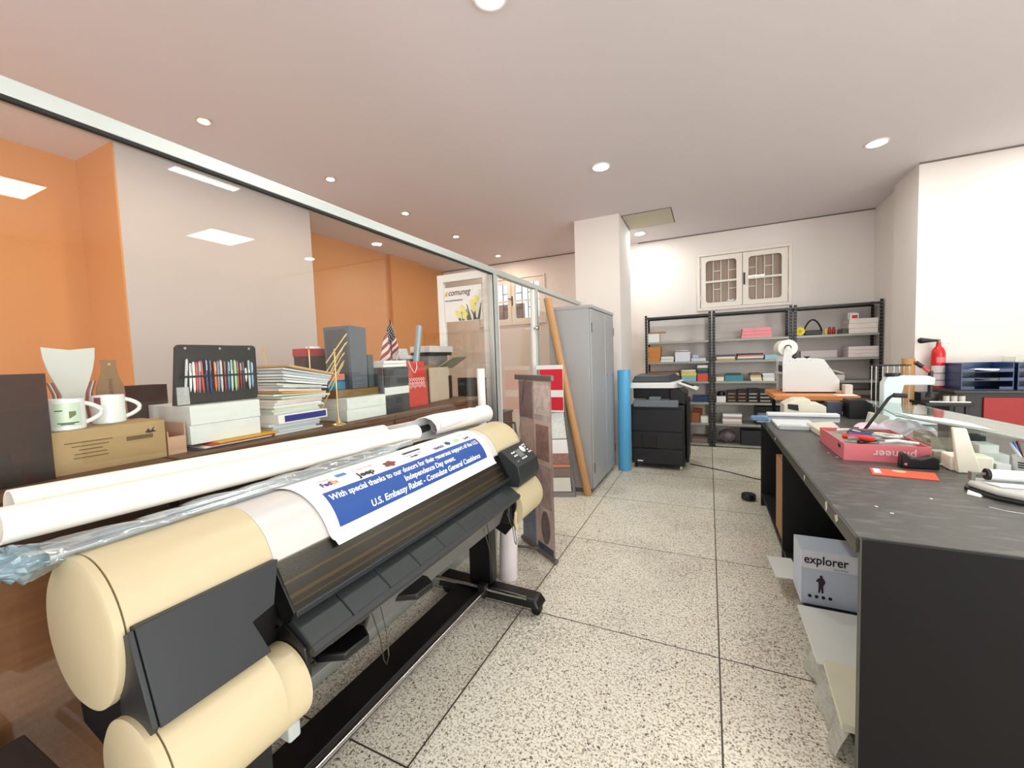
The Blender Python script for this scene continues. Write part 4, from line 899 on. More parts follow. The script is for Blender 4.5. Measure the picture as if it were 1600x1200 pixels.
MB(t).box(-2.16, -2.0, 2.66, 2.92, 1.30, 1.47).build('body', mat('printer_grey', (150, 142, 140), rough=.5), bevel=.006)
MB(t).box(-2.17, -1.97, 2.64, 2.96, 1.495, 1.545).build('top_unit', mat('printer_pinkwhite', (226, 216, 216), rough=.5), bevel=.004)
MB(t).box(-2.165, -1.975, 2.64, 2.94, 1.47, 1.495).build('slot', ink)
MB(t).hexa([(-1.97, 2.70, 1.36), (-1.82, 2.74, 1.45), (-1.82, 2.94, 1.45), (-1.97, 2.94, 1.36), (-1.97, 2.70, 1.368), (-1.82, 2.74, 1.458), (-1.82, 2.94, 1.458), (-1.97, 2.94, 1.368)]).build('tray', mat('olive_tray', (160, 156, 132), rough=.5))
MB().pipe((-1.555, 2.70, .002), (-1.558, 2.70, 1.355), .030, .026, 28).build('upright_paper_roll', paper, 'tall white paper roll standing upright between the printer end and the glass', smooth=True, cat='paper roll')

# office furniture seen through the glass
t = thing('office_desk', 'dark desk with a reddish wooden front seen through the glass door', 'desk', (-2.9, 4.6, 0))
dk = mat('desk_red_wood', (126, 58, 36), rough=.5, var=.1)
MB(t).box(-3.5, -2.35, 4.2, 4.9, .72, .75).build('desk_top', mat('desk_dark_top', (54, 46, 46), rough=.4), bevel=.004)
for x in (-3.48, -2.39): MB(t).box(x, x+.03, 4.22, 4.88, .0, .72).build('leg', dk)
MB(t).box(-3.45, -2.39, 4.80, 4.83, .2, .72).build('modesty_panel', dk)
t = thing('monitor', 'dark monitor standing on the desk seen through the glass door', 'monitor', (-2.7, 4.5, .75))
MB(t).box(-2.95, -2.42, 4.50, 4.53, .86, 1.20).build('screen', satin_black, bevel=.006)
MB(t).cyl((-2.68, 4.53, .76), (-2.68, 4.53, .9), .025).build('stand', black)
MB(t).box(-2.80, -2.56, 4.43, 4.62, .75, .762).build('base', black, bevel=.004)
t = thing('office_chair', 'black office chair in the doorway of the glass room', 'chair', (-2.1, 4.0, 0))
MB(t).box(-2.36, -1.88, 3.72, 4.18, .44, .52).build('seat', satin_black, bevel=.03, seg=3)
MB(t).box(-2.36, -2.30, 3.74, 4.16, .58, 1.02).build('backrest', satin_black, bevel=.025, seg=3)
MB(t).box(-2.35, -2.31, 3.92, 3.98, .46, .62).build('back_bar', black)
MB(t).cyl((-2.12, 3.95, .10), (-2.12, 3.95, .44), .028).build('column', black)
for k in range(5):
    a = 2*PI*k/5; lg = MB(t).cyl((-2.12, 3.95, .10), (-2.12+.27*math.cos(a), 3.95+.27*math.sin(a), .07), .022, .014).build('leg', black)
    MB(t).cyl((-2.12+.27*math.cos(a)-.012, 3.95+.27*math.sin(a), .028), (-2.12+.27*math.cos(a)+.012, 3.95+.27*math.sin(a), .028), .028).build('caster', black, up=lg)
for s_ in (3.72, 4.13): MB(t).tube([(-2.30, s_+.02, .60), (-2.18, s_+.02, .70), (-1.98, s_+.02, .70), (-1.96, s_+.02, .52)], .016, 8).build('armrest', black, smooth=True)

# ------------------------------------------------------------------ locker, tubes, display stands
t = thing('steel_locker', 'tall light grey two-door steel locker in front of the white column', 'locker', (-1.3, 4.65, 0))
MB(t).box(-1.52, -1.090, 4.10, 5.16, .05, 1.925).build('body', grey_steel, bevel=.004)
MB(t).box(-1.53, -1.062, 4.092, 5.168, 1.905, 1.940).build('top_rim', grey_steel, bevel=.004)
MB(t).box(-1.50, -1.10, 4.12, 5.14, .0, .05).build('plinth', mat('plinth_grey', (110, 110, 112), rough=.5))
d1 = MB(t).box(-1.089, -1.070, 4.108, 4.700, .06, 1.900).build('door', grey_steel, bevel=.003)
d2 = MB(t).box(-1.089, -1.066, 4.712, 5.152, .06, 1.900).build('door', grey_steel, bevel=.003)
MB(t).box(-1.0895, -1.075, 4.699, 4.713, .06, 1.90).build('door_gap', mat('gap_light', (214, 214, 214), rough=.5))
for z0 in (.22, 1.66): MB(t).box(-1.069, -1.060, 4.112, 4.120, z0, z0+.10).build('hinge', mat('hinge_dark', (96, 98, 100), rough=.4, metal=.4), up=d1)
for z0 in (.22, 1.66): MB(t).box(-1.065, -1.058, 5.140, 5.148, z0, z0+.10).build('hinge', _M['hinge_dark'], up=d2)
MB(t).cyl((-1.066, 4.76, 1.20), (-1.035, 4.76, 1.20), .010).cyl((-1.035, 4.76, 1.20), (-1.03, 4.88, 1.205), .008).build('handle', chrome, smooth=True, up=d2)
MB().pipe((-1.125, 4.045, .004), (-1.500, 4.030, 2.03), .040, .034, 32).build('kraft_tube', kraft_tube_m, 'long brown cardboard tube leaning against the side of the grey locker', smooth=True, cat='tube')
MB().pipe((-.950, 5.13, .002), (-.942, 5.135, 1.235), .078, .073, 40).build('blue_roll', mat('sky_blue_vinyl', (86, 168, 216), rough=.38, var=.04), 'thick sky blue roll standing between the locker and the black copier', smooth=True, cat='roll')

# roll-up display stand with photo film
B0, B1 = Vector((-.954, 2.585, 0)), Vector((-1.322, 2.860, 0)); bu = (B1-B0).normalized(); bn = Vector((-bu.y, bu.x, 0)); bn = bn if bn.y < 0 else -bn
t = thing('banner_stand', 'slim standing display with a translucent film of pinkish photographs beside the printer end', 'banner stand', tuple((B0+B1)/2))
MB(t).cyl(B0-bu*.01+Vector((0,0,.022)), B1+bu*.01+Vector((0,0,.022)), .016).build('base_bar', mat('bar_grey', (120, 112, 110), rough=.4, metal=.5), smooth=True)
MB(t).hexa([*(B0-bu*.02+bn*s_+Vector((0,0,1.262)) for s_ in (-.012,)), B0-bu*.02+bn*.012+Vector((0,0,1.262)), B1+bu*.04+bn*.012+Vector((0,0,1.262)), B1+bu*.04-bn*.012+Vector((0,0,1.262)),
    B0-bu*.02-bn*.012+Vector((0,0,1.300)), B0-bu*.02+bn*.012+Vector((0,0,1.300)), B1+bu*.04+bn*.012+Vector((0,0,1.300)), B1+bu*.04-bn*.012+Vector((0,0,1.300))]).build('top_bar', _M['bar_grey'], bevel=.004)
def bp(a, z, h): q = B0.lerp(B1, a)+bn*h; return Vector((q.x, q.y, z))
def panel(a0, a1, z0, z1, h0, h1, name, m_):
    return MB(t).hexa([bp(a0, z0, h0), bp(a1, z0, h0), bp(a1, z0, h1), bp(a0, z0, h1), bp(a0, z1, h0), bp(a1, z1, h0), bp(a1, z1, h1), bp(a0, z1, h1)]).build(name, m_)
flm = panel(.01, .99, .03, 1.265, -.0008, .0008, 'film', glassmat('mauve_film', (.92, .82, .80), gloss=1.2, rough=.1, haze=.55, hazecol=(.60, .50, .48)))
def pic(a0, a1, z0, z1, rgb, i, name='photo_print', var=.5, sc=26):
    m_ = mat(f'photo_{i}', rgb, rough=.35, var=var, scale=sc); o = panel(a0, a1, z0, z1, .001, .0022, name, m_)
    return o
fr = mat('print_frame', (206, 186, 178), rough=.4)
pic(.04, .50, 1.02, 1.255, (206, 190, 184), 1); pic(.55, .98, .98, 1.25, (132, 112, 112), 2)
panel(.05, .52, .66, .98, .001, .0020, 'print_border', fr); 
for o in (0,):
    q = panel(.10, .47, .70, .95, .0021, .0032, 'photo_print', mat('photo_3', (150, 118, 110), rough=.35, var=.7, scale=22))
pic(.58, .96, .66, .94, (196, 172, 158), 4, var=.5, sc=18); pic(.06, .48, .36, .63, (184, 160, 154), 5, var=.6, sc=16); pic(.56, .97, .36, .63, (196, 176, 150), 6, var=.5, sc=20)
m = MB(t); n = 28; ca_, cz_ = .26, .215; ra, rz_ = .13, .12
pts = [(ca_+ra*math.cos(2*PI*k/n), cz_+rz_*math.sin(2*PI*k/n)) for k in range(n)]
v0 = [m.b.verts.new(bp(a, z, .001)) for a, z in pts]; v1 = [m.b.verts.new(bp(a, z, .0024)) for a, z in pts]
m.b.faces.new(v0[::-1]); m.b.faces.new(v1)
for k in range(n): m.b.faces.new((v0[k], v0[(k+1) % n], v1[(k+1) % n], v1[k]))
m.build('oval_portrait_print', mat('photo_oval', (120, 98, 98), rough=.35, var=.6, scale=24))
pic(.05, .50, .035, .085, (58, 70, 92), 7, var=.2); pic(.55, .97, .035, .33, (120, 128, 146), 8, var=.4)
MB(t).cyl(bp(.42, .03, -.02)+Vector((-.25, -.03, -.005)), bp(.42, .03, -.01), .010).build('foot_bar', _M['bar_grey'], smooth=True)
MB(t).cyl(bp(.5, .03, -.018), bp(.5, 1.28, -.018)+Vector((0, 0, 0)), .005).build('pole', chrome, smooth=True)
MB(t).cyl(bp(.70, 1.28, .02), bp(1.35, .60, -.05)+Vector((0, 0, 0)), .0035, n=8).build('stay_rod', chrome)

# leaning rack with newspapers and a red poster
t = thing('leaning_display_rack', 'grey A-frame rack with white print sheets leaning beside the cardboard tube', 'rack', (-1.36, 3.93, 0))
rk = mat('rack_grey', (140, 138, 136), rough=.4, metal=.4)
R0, R1 = Vector((-1.235, 3.955, 0)), Vector((-1.50, 3.86, 0)); T0, T1 = Vector((-1.335, 3.955, 1.02)), Vector((-1.545, 3.88, 1.02))
for a, b in ((R0, T0), (R1, T1)): MB(t).hexa([a+Vector((-.012,-.012,0)), a+Vector((.012,-.012,0)), a+Vector((.012,.012,0)), a+Vector((-.012,.012,0)), b+Vector((-.01,-.01,0)), b+Vector((.01,-.01,0)), b+Vector((.01,.01,0)), b+Vector((-.01,.01,0))]).build('leg', rk)
MB(t).hexa([R1+Vector((0,-.012,.0)), R0+Vector((0,-.012,.0)), R0+Vector((0,.012,.0)), R1+Vector((0,.012,.0)), R1+Vector((0,-.012,.05)), R0+Vector((0,-.012,.05)), R0+Vector((0,.012,.05)), R1+Vector((0,.012,.05))]).build('bottom_rail', rk)
def rp(a, z, h): f = z/1.02; A = R1.lerp(T1, f); Bq = R0.lerp(T0, f); q = A.lerp(Bq, a); return Vector((q.x+.3*h, q.y-h, z))
def rsheet(a0, a1, z0, z1, h, name, m_): return MB(t).hexa([rp(a0, z0, h), rp(a1, z0, h), rp(a1, z0, h-.003), rp(a0, z0, h-.003), rp(a0, z1, h), rp(a1, z1, h), rp(a1, z1, h-.003), rp(a0, z1, h-.003)]).build(name, m_)
rsheet(.06, .94, .78, 1.0, .016, 'rail_board', mat('taupe_board', (128, 112, 100), rough=.6))
rsheet(.06, .94, .60, .86, .020, 'print_sheet', mat('sketch_print', (226, 228, 226), rough=.6, var=.25, scale=40)); rsheet(.05, .95, .44, .59, .020, 'print_sheet', paper)
rsheet(.05, .95, .34, .45, .024, 'magazine', mat('magazine_print', (150, 110, 100), rough=.5, var=.8, scale=45)); rsheet(.05, .95, .31, .335, .024, 'orange_edge', mat('salmon_edge', (216, 130, 100), rough=.5))
rsheet(.04, .96, .21, .30, .016, 'rail_board', _M['taupe_board']); rsheet(.10, .90, .06, .20, .018, 'white_board', paper2)
t = thing('red_poster_frame', 'white-framed poster with a bright red field standing above the leaning rack', 'poster', (-1.42, 3.84, .88))
MB(t).box(-1.565, -1.285, 3.815, 3.830, .88, 1.345).build('frame', white_metal, bevel=.002)
MB(t).box(-1.525, -1.285, 3.812, 3.815, 1.10, 1.305).build('red_field', mat('poster_red', (206, 32, 54), rough=.5), )
MB(t).box(-1.525, -1.285, 3.812, 3.815, .90, 1.03).build('red_field', _M['poster_red'])
MB(t).box(-1.555, -1.53, 3.812, 3.815, .90, 1.305).build('grey_band', mat('poster_grey', (120, 122, 128), rough=.5))
for x in (-1.556,): MB(t).box(x-.006, x+.006, 3.830, 3.842, .0, 1.3).build('leg', rk)

# ------------------------------------------------------------------ copier
t = thing('office_copier', 'black office copier with a white control edge in front of the first shelving unit', 'copier', (-.56, 5.6, 0))
CY = 5.25
MB(t).box(-.885, -.265, CY+.01, 5.92, .06, .80).build('body', mat('copier_black', (24, 24, 31), rough=.4, var=.05), bevel=.008)
MB(t).box(-.258, -.225, CY+.12, 5.90, .08, .84).build('side_cover', black, bevel=.01)
MB(t).box(-.870, -.285, CY-.008, CY+.01, .475, .745).build('front_door', _M['copier_black'], bevel=.004)
for z0, z1 in ((.265, .465), (.075, .255)): 
    d = MB(t).box(-.870, -.285, CY-.008, CY+.01, z0, z1).build('paper_drawer', _M['copier_black'], bevel=.004)
    if z1 < .3:
        for x in (-.78, -.50): MB(t).box(x-.055, x+.055, CY-.011, CY-.007, .168, .182).build('drawer_handle', black, up=d, bevel=.002)
        MB(t).box(-.81, -.745, CY-.0105, CY-.007, .092, .108).build('badge', white_metal, up=d)
d = MB(t).box(-.76, -.58, CY-.020, CY-.008, .27, .42).build('bypass_tray', black, bevel=.006)
MB(t).box(-.85, -.33, CY-.045, CY+.12, .775, .86).build('output_lip', mat('copier_grey', (110, 116, 124), rough=.4), bevel=.01)
MB(t).box(-.66, -.53, CY-.04, CY+.10, .86, .90).build('output_flap', _M['copier_grey'], bevel=.006)
MB(t).box(-.875, -.43, CY+.14, 5.90, .86, 1.00).build('inner_bay', satin_black, bevel=.01)
MB(t).prism([(-.43, .84), (-.25, .80), (-.25, .93), (-.34, 1.0), (-.43, 1.0)], CY+.02, 5.90).build('right_tower', satin_black, bevel=.01)
MB(t).hexa([(-.885, CY-.03, 1.005), (-.38, CY-.03, 1.005), (-.30, CY+.10, 1.005), (-.885, CY+.10, 1.005), (-.885, CY-.02, 1.065), (-.38, CY-.02, 1.065), (-.30, CY+.10, 1.075), (-.885, CY+.10, 1.075)]).build('scanner_front', mat('copier_white', (222, 222, 218), rough=.45), bevel=.006)
MB(t).box(-.885, -.30, CY+.102, 5.90, 1.0, 1.07).build('scanner_bed', _M['copier_white'], bevel=.006)
MB(t).hexa([(-.875, CY+.04, 1.0765), (-.42, CY+.04, 1.0765), (-.33, 5.86, 1.08), (-.875, 5.86, 1.08), (-.85, CY+.10, 1.15), (-.45, CY+.10, 1.15), (-.40, 5.84, 1.16), (-.85, 5.84, 1.16)]).build('scanner_lid', mat('lid_dark', (46, 48, 58), rough=.4), bevel=.008)
MB(t).hexa([(-.33, CY-.02, 1.06), (-.13, CY-.06, .985), (-.11, CY+.10, .985), (-.31, CY+.12, 1.06), (-.33, CY-.01, 1.085), (-.13, CY-.05, 1.010), (-.11, CY+.11, 1.010), (-.31, CY+.13, 1.085)]).build('control_panel', _M['copier_white'], bevel=.004)
MB(t).hexa([(-.30, CY+.00, 1.079), (-.17, CY-.02, 1.030), (-.155, CY+.09, 1.030), (-.285, CY+.11, 1.079), (-.30, CY+.003, 1.083), (-.17, CY-.017, 1.034), (-.155, CY+.093, 1.034), (-.285, CY+.113, 1.083)]).build('screen', satin_black)
for x in (-.84, -.31):
    for y in (CY+.06, 5.84): MB(t).cyl((x-.012, y, .028), (x+.012, y, .028), .028).build('caster', white_metal if x > -.5 and y < 5.5 else black, smooth=True)
MB().tube([(-.22, 5.62, .006), (.0, 5.50, .006), (.2, 5.38, .006), (.45, 5.18, .006), (.7, 5.05, .006)], .005, 8).build('floor_cable', black, 'thin black cable running over the floor from the copier to the desk', smooth=True, cat='cable')
MB().lathe([(.05, 0), (.062, .01), (.062, .05), (.055, .06)], (.335, 4.43, 0), 28).build('black_foot_disc', satin_black, 'small round black floor pad near the far leg of the desk', smooth=True, cat='floor pad')

# ------------------------------------------------------------------ shelving
def post_mat():
    m = mat('slotted_black_steel', (26, 25, 28), rough=.4, metal=.3, var=.1); nt = m.node_tree; N = nt.nodes; L = nt.links; b = N['Principled BSDF']
    old = b.inputs['Base Color'].links[0].from_socket
    tc = N.new('ShaderNodeTexCoord'); sp = N.new('ShaderNodeSeparateXYZ'); L.new(tc.outputs['Object'], sp.inputs[0])
    p = N.new('ShaderNodeMath'); p.operation = 'PINGPONG'; p.inputs[1].default_value = .022; L.new(sp.outputs[2], p.inputs[0])
    c = N.new('ShaderNodeMath'); c.operation = 'LESS_THAN'; c.inputs[1].default_value = .0045; L.new(p.outputs[0], c.inputs[0])
    mx = N.new('ShaderNodeMix'); mx.data_type = 'RGBA'; L.new(c.outputs[0], mx.inputs['Factor']); L.new(old, mx.inputs['A']); mx.inputs['B'].default_value = srgb(110, 106, 108)
    L.new(mx.outputs['Result'], b.inputs['Base Color']); return m
pm_ = post_mat()
LV = [.045, .355, .670, .985, 1.290, 1.600, 1.990]
SY0, SY1 = 6.78, 7.13
for x0, x1, lab in ((-.905, .030, 'black metal shelving unit on the left, half hidden by the copier'), (.050, 1.030, 'black metal shelving unit in the middle under the right window'), (1.050, 1.995, 'black metal shelving unit on the right beside the wall corner')):
    t = thing('metal_shelving_unit', lab, 'shelving unit', ((x0+x1)/2, 6.95, 0), 'black metal shelving units')
    for x in (x0, x1-.034):
        for y in (SY0-.006, SY1-.034):
            m = MB(t); m.box(x, x+.034, y, y+.004, 0, 2.02); m.box(x if x == x0 else x+.030, x+.004 if x == x0 else x+.034, y, y+.036, 0, 2.02); m.build('post', pm_)
    for i, z in enumerate(LV):
        m = MB(t); m.box(x0+.006, x1-.006, SY0, SY1, z-.004, z); m.box(x0+.006, x1-.006, SY0, SY0+.003, z-.030, z-.004); m.box(x0+.006, x1-.006, SY1-.003, SY1, z-.030, z-.004)
        m.build('shelf', shelf_grey if i < 6 else mat('top_shelf_black', (44, 44, 46), rough=.4))
def sit(x0, x1, lev, h, z_off=0, y0=6.80, y1=7.06):
    z = LV[lev]+z_off+.0006; return (x0, x1, y0, y1, z, z+h)
CB = lambda nm, sp_, m_, lab, cat='box', group=None, lid=None, rz=0: card_box(nm, *sp_[:6], m_, lab, cat, group, lid, rz)
amber_card = mat('amber_card', (204, 134, 66), rough=.6, var=.05)
# left unit
CB('white_box', sit(-.865, -.70, 5, .135), card_white, 'small white box on the top shelf of the left shelving unit', 'box')
MB().tube([(-.855, 6.86, 1.749), (-.80, 6.85, 1.749), (-.72, 6.85, 1.749), (-.60, 6.84, 1.749)], .012, 10).build('tan_stick', mat('tan_wood', (176, 126, 90), rough=.6), 'short tan wooden stick lying on the small white box of the left unit', smooth=True, cat='stick')
for k in range(3): CB('amber_box', sit(-.868+.006*(k % 2), -.690+.004*k, 4, .078, .079*k), amber_card, f'amber box at the left end of the second shelf, {["lowest", "middle", "topmost"][k]} of its stack of three', 'box', 'amber boxes in a stack')
def stack(n, x0, x1, lev, th, tones_, lab, name, cat, group, z_off=0, y0=6.80, y1=7.05):
    z = z_off
    for k in range(n):
        dx = rs.uniform(-.008, .008); c_ = tones_[k % len(tones_)]; nm_, rgb = c_
        pos = ['lowest', 'second', 'third', 'fourth', 'fifth'][k] if n > 1 else 'only one'
        pos = 'topmost' if k == n-1 and n > 1 else pos
        lb = f'{nm_} {lab}, {pos} of the pile' if n > 1 else f'{nm_} {lab}'
        MB().box(*sit(x0+dx, x1+dx, lev, th, z, y0, y1), rz=rs.uniform(-.03, .03)).build(name, mat('stack_'+nm_.replace(' ', '_').replace('-', '_'), rgb, rough=.7, var=.04), lb, bevel=.0015, cat=cat, group=group)
        z += th+.0012
stack(3, -.675, -.49, 4, .026, [('white', (232, 230, 228)), ('pale grey', (214, 214, 216)), ('ivory', (240, 238, 228))], 'paper ream beside the amber boxes on the left unit', 'paper_ream', 'paper ream', 'reams beside the amber boxes')
CB('white_ream_box', sit(-.470, -.258, 4, .145), mat('lilac_white_card', (224, 222, 234), rough=.6, var=.04), 'tall lilac-white ream box in the middle of the second shelf of the left unit', 'box')
MB().box(*sit(-.50, -.25, 4, .035, .148, 6.84, 7.0)).jit(.012).build('crumpled_paper', paper2, 'crumpled white paper lying on the lilac-white ream box', sub=2, smooth=True, cat='paper')
stack(2, -.24, -.04, 4, .022, [('pale blue', (206, 212, 232)), ('lavender', (216, 214, 232))], 'paper pack, second shelf right, left unit', 'paper_pack', 'paper pack', 'pale paper packs on the left unit')
CB('small_blue_box', sit(-.225, -.14, 4, .045, .049), mat('periwinkle_card', (176, 186, 214), rough=.6), 'small periwinkle blue box on the pale paper packs, left unit', 'box')
CB('blue_folder_box', sit(-.868, -.44, 3, .085), mat('strong_blue', (52, 128, 176), rough=.5), 'wide blue folder box under the buff folders on the left unit', 'box')
stack(3, -.86, -.42, 3, .020, [('buff', (206, 178, 148)), ('white', (232, 230, 228)), ('brown', (140, 100, 78))], 'folder on the wide blue box of the left unit', 'folder', 'folder', 'folders on the wide blue box', z_off=.088)
CB('yellow_lidded_box', sit(-.385, -.172, 3, .135), mat('sky_card', (140, 186, 204), rough=.5), 'light blue box with a yellow lid in the middle of the third shelf, left unit', 'box', None, (.05, mat('lemon', (226, 212, 80), rough=.5)))
stack(2, -.38, -.18, 3, .018, [('pale pink', (222, 200, 196)), ('white', (232, 230, 228))], 'folder on the yellow-lidded box', 'folder', 'folder', 'folders on the yellow-lidded box', z_off=.138)
CB('red_box', sit(-.160, -.01, 3, .118), mat('coral_red', (214, 84, 64), rough=.5), 'coral red box at the right end of the third shelf, left unit', 'box')
for k, (nm_, rgb) in enumerate((('navy blue', (34, 58, 110)), ('green', (48, 110, 70)), ('white', (226, 222, 220)))):
    CB('small_box', sit(-.160, -.012, 3, .040, .1195+.041*k), mat('sb_'+nm_.replace(' ', '_'), rgb, rough=.5), f'{nm_} flat box stacked above the coral red box', 'box', 'flat boxes above the coral red box')
CB('navy_box', sit(-.225, -.012, 2, .09), mat('navy_blue_box', (36, 54, 92), rough=.45), 'navy blue box on the shelf right of the copier', 'box')
CB('brown_box', sit(-.245, -.130, 1, .15, 0, 6.80, 6.98), mat('walnut_card', (146, 90, 52), rough=.6), 'walnut brown box right of the copier on the fifth shelf', 'box')
CB('orange_box', sit(-.215, -.095, 1, .19, 0, 7.0, 7.10), mat('orange_card', (206, 104, 52), rough=.6), 'orange box standing behind the walnut brown one', 'box')
CB('small_white_box', sit(-.118, -.012, 1, .10, 0, 6.80, 6.95), card_white, 'small white box at the right end of the fifth shelf, left unit', 'box')
stack(3, -.24, -.02, 0, .03, [('grey', (120, 110, 110)), ('mauve grey', (140, 122, 120)), ('brown grey', (104, 88, 84))], 'file on the bottom shelf of the left unit', 'file', 'file', 'files on the bottom shelf')
# middle unit
pk = mat('pink_paper', (232, 146, 154), rough=.6, var=.05)
for k in range(3): CB('pink_ream', sit(.425+.006*k, .800-.004*k, 5, .046, .0475*k), pk, f'pink paper ream on the middle shelving unit, {["lowest", "middle", "topmost"][k]} of three', 'paper ream', 'pink paper reams')
stack(3, .105, .345, 4, .026, [('ochre', (196, 164, 100)), ('white', (232, 230, 228)), ('dark grey', (84, 84, 92))], 'folder at the left end of the middle unit', 'folder', 'folder', 'folders on the middle unit')
stack(4, .375, .70, 4, .022, [('grey', (150, 146, 146)), ('white', (232, 230, 228)), ('salmon', (214, 140, 124)), ('charcoal', (60, 58, 66))], 'magazine in the centre of the second shelf, middle unit', 'magazine', 'magazine', 'magazines on the middle unit')
CB('pale_blue_box', sit(.715, .90, 4, .065), mat('pale_blue_card', (150, 188, 204), rough=.5), 'pale blue box right of the magazines on the middle unit', 'box')
CB('cream_box', sit(.094, .198, 3, .062), mat('cream_card', (236, 228, 198), rough=.6), 'small cream box at the left end of the third shelf, middle unit', 'box')
CB('teal_case', sit(.210, .445, 3, .085), mat('teal_case', (58, 140, 150), rough=.45), 'teal case on the third shelf of the middle unit', 'case')
CB('grey_stapler_box', sit(.230, .420, 3, .022, .0865), mat('stapler_dark', (52, 60, 70), rough=.4), 'flat dark grey case lying on the teal case', 'case')
stack(4, .540, .675, 3, .026, [('cream', (232, 222, 190)), ('white', (232, 230, 228)), ('sand', (206, 186, 134)), ('brown', (140, 100, 78))], 'booklet stack left of the laminator roll', 'booklet', 'booklet', 'booklets on the middle unit')
stack(4, .690, .830, 3, .026, [('ivory', (240, 238, 228)), ('white', (232, 230, 228)), ('pale grey', (214, 214, 216)), ('bluish white', (220, 226, 234))], 'booklet pile just behind the laminator', 'booklet', 'booklet', 'booklets behind the laminator')
t = CB('white_carton', sit(.098, .222, 2, .09), card_white, 'white carton with a dark spot at the left end of the fourth shelf, middle unit')
MB().lathe([(.05, 0), (.055, .02), (.045, .06), (.03, .07)], (.16, 6.9, LV[2]+.092), 24).build('black_bowl', satin_black, 'black bowl lying upside down on the white carton of the middle unit', smooth=True, cat='bowl')
dkp = mat('dark_print_box', (34, 28, 30), rough=.35, var=.9, scale=22)
for i, (a, b, h) in enumerate(((.235, .365, .17), (.37, .50, .185), (.505, .64, .20), (.645, .80, .19))):
    t = thing('dark_printed_box', f'dark printed box on the fourth shelf of the middle unit, {["leftmost", "second", "third", "rightmost"][i]} of the row', 'box', ((a+b)/2, 6.9, LV[2]), 'dark printed boxes in a row')
    z = LV[2]+.0006; MB(t).box(a, b, 6.80, 7.02, z, z+h).build('box', dkp, bevel=.002)
    for k in range(3): MB(t).box(a+.015, b-.02-.01*(k % 2), 6.7985, 6.80, z+.02+.05*k, z+.036+.05*k).build('label_strip', mat('strip_bronze', (150, 122, 98), rough=.5, var=.5, scale=50) if i < 2 else mat('strip_pale', (176, 172, 160), rough=.5, var=.5, scale=50))
stack(4, .18, .43, 1, .034, [('pinkish', (212, 190, 180)), ('white', (232, 230, 228)), ('mauve', (176, 150, 150)), ('bright white', (242, 242, 242))], 'paper bundle on the fifth shelf of the middle unit', 'paper_bundle', 'paper bundle', 'paper bundles on the middle unit')
CB('black_case', sit(.60, .98, 1, .26), satin_black, 'large black case at the right of the fifth shelf, middle unit', 'case')
m = MB()
def bagf(u, v): a = 2*PI*v; r_ = .115+.012*math.sin(a*5+u*7)+.008*math.sin(a*9); k = math.sin(PI*min(1, u*.96+.04))**.55; return Vector((.245+r_*k*math.cos(a), 6.93+.09*k*math.sin(a), LV[0]+.014+.19*u+.008*math.sin(a*4+u*9)))
m.sheet(bagf, 14, 48, .001); m.build('crumpled_bag', mat('taupe_bag', (108, 96, 100), rough=.4, var=.4, scale=20), 'crumpled taupe plastic bag on the bottom shelf of the middle unit', smooth=True, cat='bag')
CB('dark_blue_box', sit(.42, .72, 0, .215), mat('midnight_box', (28, 32, 40), rough=.5), 'midnight blue-black box on the bottom shelf of the middle unit', 'box')
# right unit
t = thing('yellow_tape_gun', 'round yellow object at the left end of the top shelf, right unit', 'roll', (1.13, 6.87, LV[5]))
MB(t).cyl((1.13, 6.83, LV[5]+.062), (1.13, 6.90, LV[5]+.062), .056, n=30).build('yellow_disc', mat('bright_yellow', (226, 206, 40), rough=.5, var=.15, scale=50), smooth=True)
MB(t).cyl((1.13, 6.826, LV[5]+.062), (1.13, 6.83, LV[5]+.062), .02, n=20).build('hub', mat('ochre2', (180, 160, 40), rough=.5))
t = thing('black_handle_bag', 'black tool with a high arched handle on the top shelf of the right unit', 'bag', (1.27, 6.93, LV[5]))
MB(t).box(1.19, 1.39, 6.88, 7.0, LV[5]+.001, LV[5]+.07).build('body', satin_black, bevel=.01)
MB(t).tube([(1.185+.21*k/14*1.0, 6.93, LV[5]+.05+.165*math.sin(PI*k/14)**.75) for k in range(15)], .011, 8).build('arch_handle', satin_black, smooth=True)
for i, (x, m_, h, lab) in enumerate(((1.42, mat('jar_gold', (212, 180, 90), rough=.2), .085, 'small gold-yellow jar beside the arched black tool'), (1.463, mat('jar_red', (150, 40, 30), rough=.2), .10, 'small dark red jar, left one of two beside the gold jar'), (1.506, _M['jar_red'], .10, 'small dark red jar, right one of two beside the gold jar'))):
    t = thing('jar', lab, 'jar', (x, 6.85, LV[5]+.001), 'small jars on the right unit')
    MB(t).lathe([(.017, 0), (.020, .004), (.020, h*.65), (.012, h*.78)], (x, 6.85, LV[5]+.001), 20).build('glass', m_, smooth=True)
    MB(t).cyl((x, 6.85, LV[5]+.001+h*.78), (x, 6.85, LV[5]+h), .014).build('lid', brass if i == 0 else m_, smooth=True)
CB('dark_tin', sit(1.59, 1.64, 5, .07), mat('tin_dark', (70, 62, 60), rough=.4), 'small dark tin left of the white boxes on the right unit', 'tin')
for k in range(3):
    t = CB('long_white_carton', sit(1.657-.004*(k % 2), 1.955, 5, .062, .0635*k), mat('warm_card', (226, 216, 210), rough=.6, var=.04), f'long warm-white carton on the top shelf of the right unit, {["lowest", "middle", "topmost"][k]} of three', 'box', 'warm-white cartons', None, .02*(k-1))
t = thing('red_white_packet', 'small white packet with a red field on the topmost warm-white carton', 'packet', (1.72, 6.80, LV[5]+.192))
MB(t).box(1.675, 1.765, 6.84, 6.875, LV[5]+.192, LV[5]+.262).build('packet', card_white, bevel=.001)
MB(t).box(1.695, 1.755, 6.838, 6.8405, LV[5]+.198, LV[5]+.24).build('red_field', red_m)
